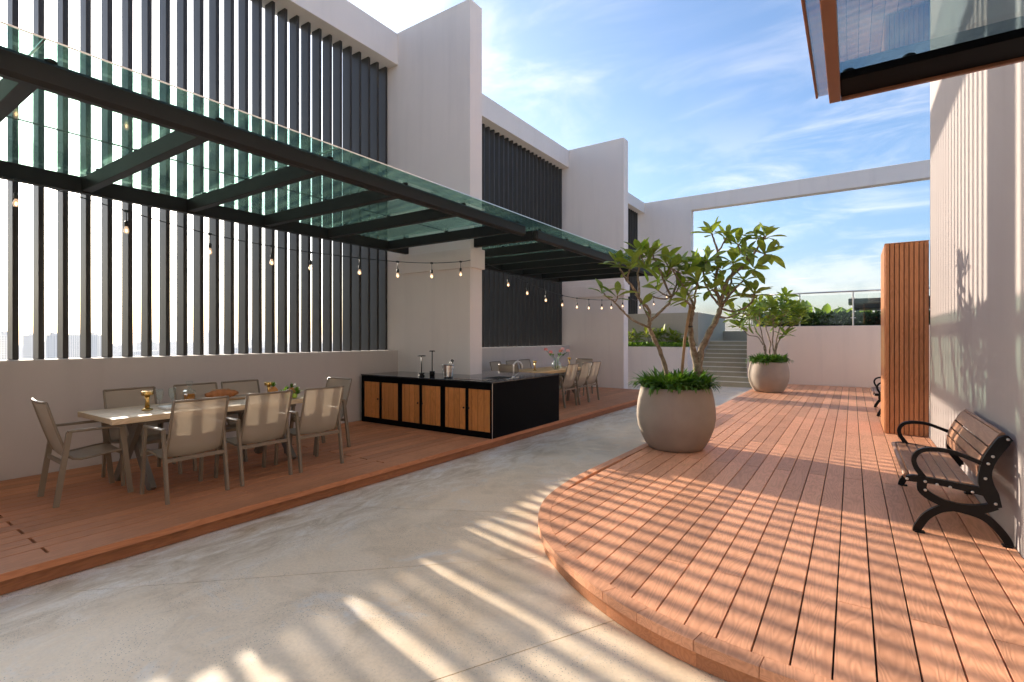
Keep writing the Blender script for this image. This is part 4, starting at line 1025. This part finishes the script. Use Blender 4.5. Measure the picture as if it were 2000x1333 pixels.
brA = [
 ([(420, 975, -.05), (395, 840, -.06), (370, 760, -.08), (338, 695, -.1), (315, 645, -.12), (318, 600, -.12)], .030, .024),
 ([(575, 975, .08), (562, 850, .08), (545, 760, .08), (532, 690, .06), (528, 630, .05), (535, 570, .04), (548, 535, .02)], .050, .026),
 ([(575, 880, .08), (580, 790, .08), (600, 720, .09), (640, 645, .1), (672, 575, .12), (690, 535, .14)], .048, .034),
 ([(318, 642, -.12), (270, 622, -.2), (225, 598, -.26), (190, 568, -.3), (165, 540, -.34), (130, 505, -.36), (95, 482, -.38), (78, 460, -.38)], .016, .009),
 ([(135, 510, -.36), (148, 490, -.36), (150, 475, -.36)], .010, .008),
 ([(318, 600, -.12), (312, 550, -.14), (285, 515, -.16), (262, 490, -.18), (235, 440, -.2), (200, 395, -.24), (170, 350, -.26), (152, 305, -.28)], .022, .011),
 ([(200, 395, -.24), (205, 360, -.3), (212, 335, -.32)], .012, .010),
 ([(262, 490, -.18), (262, 420, -.1), (255, 370, -.06), (262, 320, -.04), (268, 255, -.02)], .017, .011),
 ([(318, 605, -.12), (350, 580, -.06), (385, 545, 0), (415, 515, .05), (432, 482, .1)], .019, .017),
 ([(432, 482, .1), (400, 420, .06), (375, 350, .02), (345, 290, 0), (335, 262, 0)], .016, .011),
 ([(432, 482, .1), (455, 420, .16), (462, 370, .2), (470, 320, .22)], .015, .011),
 ([(312, 465, -.16), (350, 485, -.1), (400, 492, -.05), (425, 480, -.02)], .011, .009),
 ([(548, 535, .02), (525, 520, -.1), (505, 500, -.22)], .018, .012),
 ([(548, 535, .02), (520, 470, .05), (490, 420, .02), (455, 370, -.02), (432, 330, -.05)], .018, .011),
 ([(548, 535, .02), (555, 470, -.1), (560, 430, -.15), (568, 405, -.18)], .015, .011),
 ([(690, 535, .14), (698, 460, .12), (725, 395, .1), (780, 340, .1), (830, 300, .08), (870, 240, .06), (900, 190, .06), (925, 165, .05)], .026, .011),
 ([(830, 300, .08), (815, 255, .16), (795, 220, .2), (775, 205, .22)], .013, .010),
 ([(870, 240, .06), (900, 252, -.02), (920, 255, -.06)], .011, .009),
 ([(690, 535, .14), (665, 460, .16), (662, 390, .18), (672, 310, .2), (668, 240, .2), (655, 190, .2), (640, 150, .2)], .024, .011),
 ([(668, 255, .2), (695, 215, .26), (718, 170, .3)], .013, .010),
 ([(690, 535, .14), (735, 470, .02), (770, 430, -.06), (805, 395, -.1)], .019, .011),
 ([(690, 540, .14), (740, 555, .02), (800, 545, -.1), (850, 505, -.16), (865, 465, -.18)], .017, .010),
 ([(690, 535, .14), (645, 480, .2), (610, 420, .24), (595, 350, .26), (590, 312, .26)], .018, .011),
 ([(690, 535, .14), (720, 480, .22), (738, 420, .28), (748, 350, .3), (752, 312, .3)], .018, .011),
 ([(672, 580, .12), (720, 590, 0), (790, 565, -.1), (835, 580, -.14)], .013, .009),
 ([(690, 535, .14), (672, 480, .0), (650, 450, -.1), (640, 440, -.14)], .014, .010),
]
clA = [(70, 452, -.38, 5, .6), (150, 470, -.36, 4, .8), (150, 298, -.28, 9, 1), (215, 325, -.32, 7, .8), (268, 240, -.02, 10, 1), (335, 250, 0, 11, 1), (300, 330, -.1, 7, .7), (400, 300, .05, 8, .8), (470, 310, .22, 9, 1), (430, 322, -.05, 9, 1),
 (500, 490, -.24, 12, .35), (530, 330, .05, 9, .9), (568, 395, -.18, 8, .8), (545, 300, .2, 8, 1), (590, 300, .26, 10, 1), (640, 140, .2, 10, 1), (718, 160, .3, 10, 1), (775, 200, .22, 7, .8), (925, 158, .05, 11, 1), (868, 172, .05, 8, .8), (922, 250, -.06, 9, .5),
 (810, 385, -.1, 9, .8), (866, 455, -.18, 10, .7), (752, 300, .3, 11, 1), (690, 330, .1, 8, .8), (640, 430, -.14, 9, .8), (640, 345, .2, 8, .9), (835, 585, -.14, 7, .3), (280, 520, -.18, 3, .3), (700, 420, .2, 7, .9), (860, 330, 0, 6, .6), (790, 470, 0, 7, .6), (352, 440, -.1, 6, .5), (470, 430, .1, 8, .8), (620, 290, -.05, 9, .9), (800, 260, .1, 8, .8), (300, 270, .1, 8, .9), (230, 270, -.2, 7, .9), (500, 360, -.1, 8, .8), (400, 380, .1, 8, .8), (720, 480, .3, 7, .7)]
t1 = plumeria('tall many branched plumeria tree growing in the front pot', brA, clA, cropA, 6.92, 0.29, 5)
stk = thing('plant_stake', 'slim timber stake tied to the plumeria in the front pot', 'stake', tuple(cropA(476, 965, 6.8)))
part('pole', MB().tube([cropA(476, 975, 6.8), cropA(500, 700, 6.84), cropA(530, 520, 6.9)], 0.019, 8), M['stake'], stk)
part('tie', MB().lathe([(0.05, 0), (0.052, 0.01), (0.05, 0.02)], 12, cropA(522, 640, 6.9)), M['plastic'], stk)

def cropB(x, y, d): return at(1400 + x/4.762, 500 + y/4.762, d)
brB = []
tipsB = [(205, 655, -.3), (250, 520, 0), (300, 590, -.2), (330, 480, .2), (395, 440, 0), (440, 520, -.3), (480, 420, .2), (520, 470, -.1), (545, 560, -.35), (600, 440, .1), (640, 380, .2), (650, 500, -.2), (700, 470, 0), (740, 520, .1), (780, 560, -.1), (755, 630, -.3), (690, 610, .2), (620, 580, .1), (560, 640, .3), (480, 620, .25), (640, 735, -.35), (160, 590, -.1), (350, 560, .3), (800, 500, .2)]
stems = [([(440, 1000), (455, 900), (450, 840), (420, 770), (360, 700)], .022, .015), ([(500, 1000), (490, 900), (500, 820), (480, 740), (450, 650)], .022, .014), ([(540, 1000), (530, 890), (520, 800), (525, 700), (520, 600)], .02, .013), ([(545, 1000), (550, 880), (580, 780), (640, 700), (690, 650)], .022, .014), ([(530, 1000), (545, 850), (560, 760), (590, 660), (610, 580)], .02, .013), ([(430, 830), (380, 755), (300, 740), (250, 690), (215, 660)], .014, .009), ([(470, 1000), (450, 905), (440, 870), (430, 780), (400, 640)], .02, .012)]
brB += stems
ends = [s_[0][-1] for s_ in stems]
rb = random.Random(11)
for (x, y, dd) in tipsB:
    e = min(ends, key=lambda q: (q[0]-x)**2 + (q[1]-y)**2)
    brB.append(([(e[0], e[1], 0), ((e[0]+x)/2 + rb.uniform(-12, 12), (e[1]+y)/2 + 14, dd*0.5), (x, y, dd)], .013, .009))
clB = [(x, y - 6, dd, 13, 0.9) for x, y, dd in tipsB] + [(420, 600, .3, 8, .8), (600, 500, -.3, 9, .8), (560, 500, .35, 8, .9), (300, 520, .35, 8, .9), (720, 560, .3, 8, .8)]
t2 = plumeria('smaller bushy plumeria tree growing in the rear pot', brB, clB, cropB, 14.0, 0.34, 9)

# planter greenery by the stairs
def carpet(name, label, x0, x1, y0, y1, z, n, size, mat, seed, zvar=0.1, cat='ground cover'):
    rr = random.Random(seed); m = MB()
    for i in range(n):
        c = Vector((rr.uniform(x0, x1), rr.uniform(y0, y1), z + rr.random()**1.5*zvar)); a = rr.uniform(0, 2*P); e = rr.uniform(0.1, 1.3); l = size*rr.uniform(0.6, 1.3)
        d = Vector((math.cos(a)*math.cos(e), math.sin(a)*math.cos(e), math.sin(e))); s_ = d.cross(Vector((0, 0, 1))).normalized()*l*0.28
        m.face([c, c + d*l*0.5 + s_, c + d*l, c + d*l*0.5 - s_], False)
    return tag(part(name, m, M[mat], None, False), label, cat, kind='stuff')
carpet('ground_cover', 'bright green trailing ground cover along the planter top', -7.38, -4.7, 17.62, 18.85, 1.12, 5200, 0.10, 'fern_light', 1, 0.16)
broadm = [leaf_mesh('leaf', M['broad'], 0.42, 0.35, 0.1), leaf_mesh('leaf', M['broad'], 0.36, 0.15, 0.14)]
for k, (x, y, h, n, lb) in enumerate([(-6.75, 18.3, 0.45, 12, 'leafy shrub in the planter beside the far louvres'), (-6.1, 18.2, 0.55, 16, 'yellow green broad leaved shrub in the middle of the planter'), (-5.5, 18.35, 0.62, 18, 'yellow green broad leaved shrub in the planter nearest the stairs'), (-5.05, 18.2, 0.35, 10, 'low dark leafed shrub at the stair end of the planter')]):
    t = thing('shrub', lb, 'shrub', (x, y, 1.12), group='shrubs in the planter'); rr = random.Random(30 + k)
    m = MB()
    for q in range(4):
        a = rr.uniform(0, 6.28); tp_ = Vector((x + 0.22*math.cos(a), y + 0.18*math.sin(a), 1.12 + h*rr.uniform(0.6, 1))); m.tube([(x, y, 1.10), ((x+tp_.x)/2, (y+tp_.y)/2, 1.12 + h*0.45), tp_], [0.016, 0.012, 0.008], 6)
        rosette(t, tp_, Vector((math.cos(a)*0.5, math.sin(a)*0.5, 1)), n//2 + 3, 0.42, rr, broadm, (0.2, 1.4))
    part('stem', m, M['bark'], t)

# terrace hedge and big leaved plants behind the railing
carpet('hedge', 'dark low hedge along the terrace behind the glass railing', -2.6, 2.6, 18.95, 19.6, 1.5, 9000, 0.16, 'hedge', 2, 0.75, 'hedge')
banm = [leaf_mesh('leaf', M['banana'], 0.46, 0.30, 0.22), leaf_mesh('leaf', M['banana'], 0.40, 0.12, 0.25), leaf_mesh('leaf', M['banana'], 0.5, 0.5, 0.2)]
for k, (px, lb) in enumerate([(1480, 'big leaved banana plant at the left end of the railing, above the stairs'), (1530, 'big leaved banana plant behind the smaller plumeria'), (1578, 'big leaved banana plant just right of the smaller plumeria'), (1612, 'big leaved banana plant at the middle of the railing'), (1650, 'big leaved banana plant left of the railing post by the pavilion'), (1692, 'big leaved banana plant behind the pavilion roof')]):
    rr = random.Random(50 + k); p = at(px, 660, 18.9 + 0.5*(k % 3)); t = thing('banana_plant', lb, 'plant', (p.x, p.y, 1.5), group='banana plants on the terrace')
    part('stem', MB().tube([(p.x, p.y, 1.49), (p.x + 0.02, p.y, 1.8), (p.x, p.y, 2.1)], [0.06, 0.05, 0.035], 8), M['banana'], t)
    for q in range(8):
        a = q*2.4 + rr.random(); e = rr.uniform(0.9, 1.42); d = Vector((math.cos(a)*math.cos(e), math.sin(a)*math.cos(e), math.sin(e)))
        place('leaf', banm[q % 3], t, orient(Vector((p.x, p.y, 1.75 + 0.04*q)), d, Vector((-d.x, -d.y, 1.2)), rr.uniform(0.65, 1.02)))

# ================================================================== CITY BEYOND THE LOUVRES
rr = random.Random(77)
towers = [(-30, 657, 620, 30, 1), (8, 656, 640, 24, 1), (57, 657, 700, 30, 1), (103, 656, 660, 24, 1), (150, 655, 760, 46, 1), (185, 656, 820, 20, 1), (222, 677, 1300, 40, 0), (282, 671, 1200, 30, 0), (305, 671, 1250, 26, 0), (345, 668, 1350, 24, 0), (368, 671, 1500, 20, 0), (407, 651, 1500, 9, 0), (432, 676, 1700, 30, 0), (466, 672, 1600, 22, 0), (492, 664, 1700, 12, 0), (520, 668, 1900, 24, 0), (555, 672, 2000, 22, 0), (585, 669, 2100, 20, 0), (625, 674, 2200, 30, 0), (255, 680, 1500, 30, 0), (660, 672, 2300, 24, 0)]
nth = ['first', 'second', 'third', 'fourth', 'fifth', 'sixth', 'seventh', 'eighth', 'ninth', 'tenth', 'eleventh', 'twelfth', 'thirteenth', 'fourteenth', 'fifteenth', 'sixteenth', 'seventeenth', 'eighteenth', 'nineteenth', 'twentieth', 'twenty-first']
order = sorted(range(len(towers)), key=lambda i: towers[i][0])
for rank, i in enumerate(order):
    px, py, d, wpx, near = towers[i]; p = at(px, py, d); w = wpx/FPX*d; z1 = p.z; dep = w*0.45
    t = thing('tower_block', ('pale slab apartment block' if near else 'hazy distant block') + ' on the skyline, ' + nth[rank] + ' from the left behind the louvres', 'building', (p.x, p.y, -92), R(YAW) + rr.uniform(-0.25, 0.25), 'city blocks on the skyline')
    lpart('wall', MB().box(-w/2, w/2, 0, dep, 0, z1 + 92), M['tower'], t)
    r_ = MB().box(-w/2 - 0.4, w/2 + 0.4, -0.4, dep + 0.4, z1 + 92.01, z1 + 93)
    for q in range(3):
        x = rr.uniform(-w*0.4, w*0.3); r_.box(x, x + w*0.14, dep*0.2, dep*0.7, z1 + 93.01, z1 + 93 + rr.uniform(2, 5))
    lpart('roof', r_, M['tower_plain'], t)
# low roofs further down fill the space between the blocks
for k in range(14):
    px = -20 + k*55 + rr.uniform(-15, 15); d = rr.uniform(900, 2600); p = at(px, 660, d); w = rr.uniform(30, 90); h = rr.uniform(40, 82)
    t = thing('low_block', 'lower hazy city block between the towers, ' + nth[k] + ' from the left', 'building', (p.x, p.y, -92), R(YAW) + rr.uniform(-0.4, 0.4), 'lower city blocks')
    lpart('wall', MB().box(-w/2, w/2, 0, w*0.5, 0, h), M['tower'], t); lpart('roof', MB().box(-w/2 - 0.5, w/2 + 0.5, -0.5, w*0.5 + 0.5, h + 0.01, h + 1.2), M['tower_plain'], t)

# ================================================================== HAZE
hm = bpy.data.materials.new('air_haze'); hm.use_nodes = True; ht = hm.node_tree; ht.nodes.remove(ht.nodes['Principled BSDF'])
hv = nd(ht, 'ShaderNodeVolumePrincipled'); hv.inputs['Color'].default_value = (0.93, 0.95, 1.0, 1); hv.inputs['Density'].default_value = 0.0002; hv.inputs['Anisotropy'].default_value = 0.3
hm.cycles.homogeneous_volume = True
lk(ht, hv.outputs[0], ht.nodes['Material Output'].inputs['Volume'])
tag(part('haze', MB().box(-3600, 3600, -3600, 3600, -93.5, 16), hm), kind='stuff')
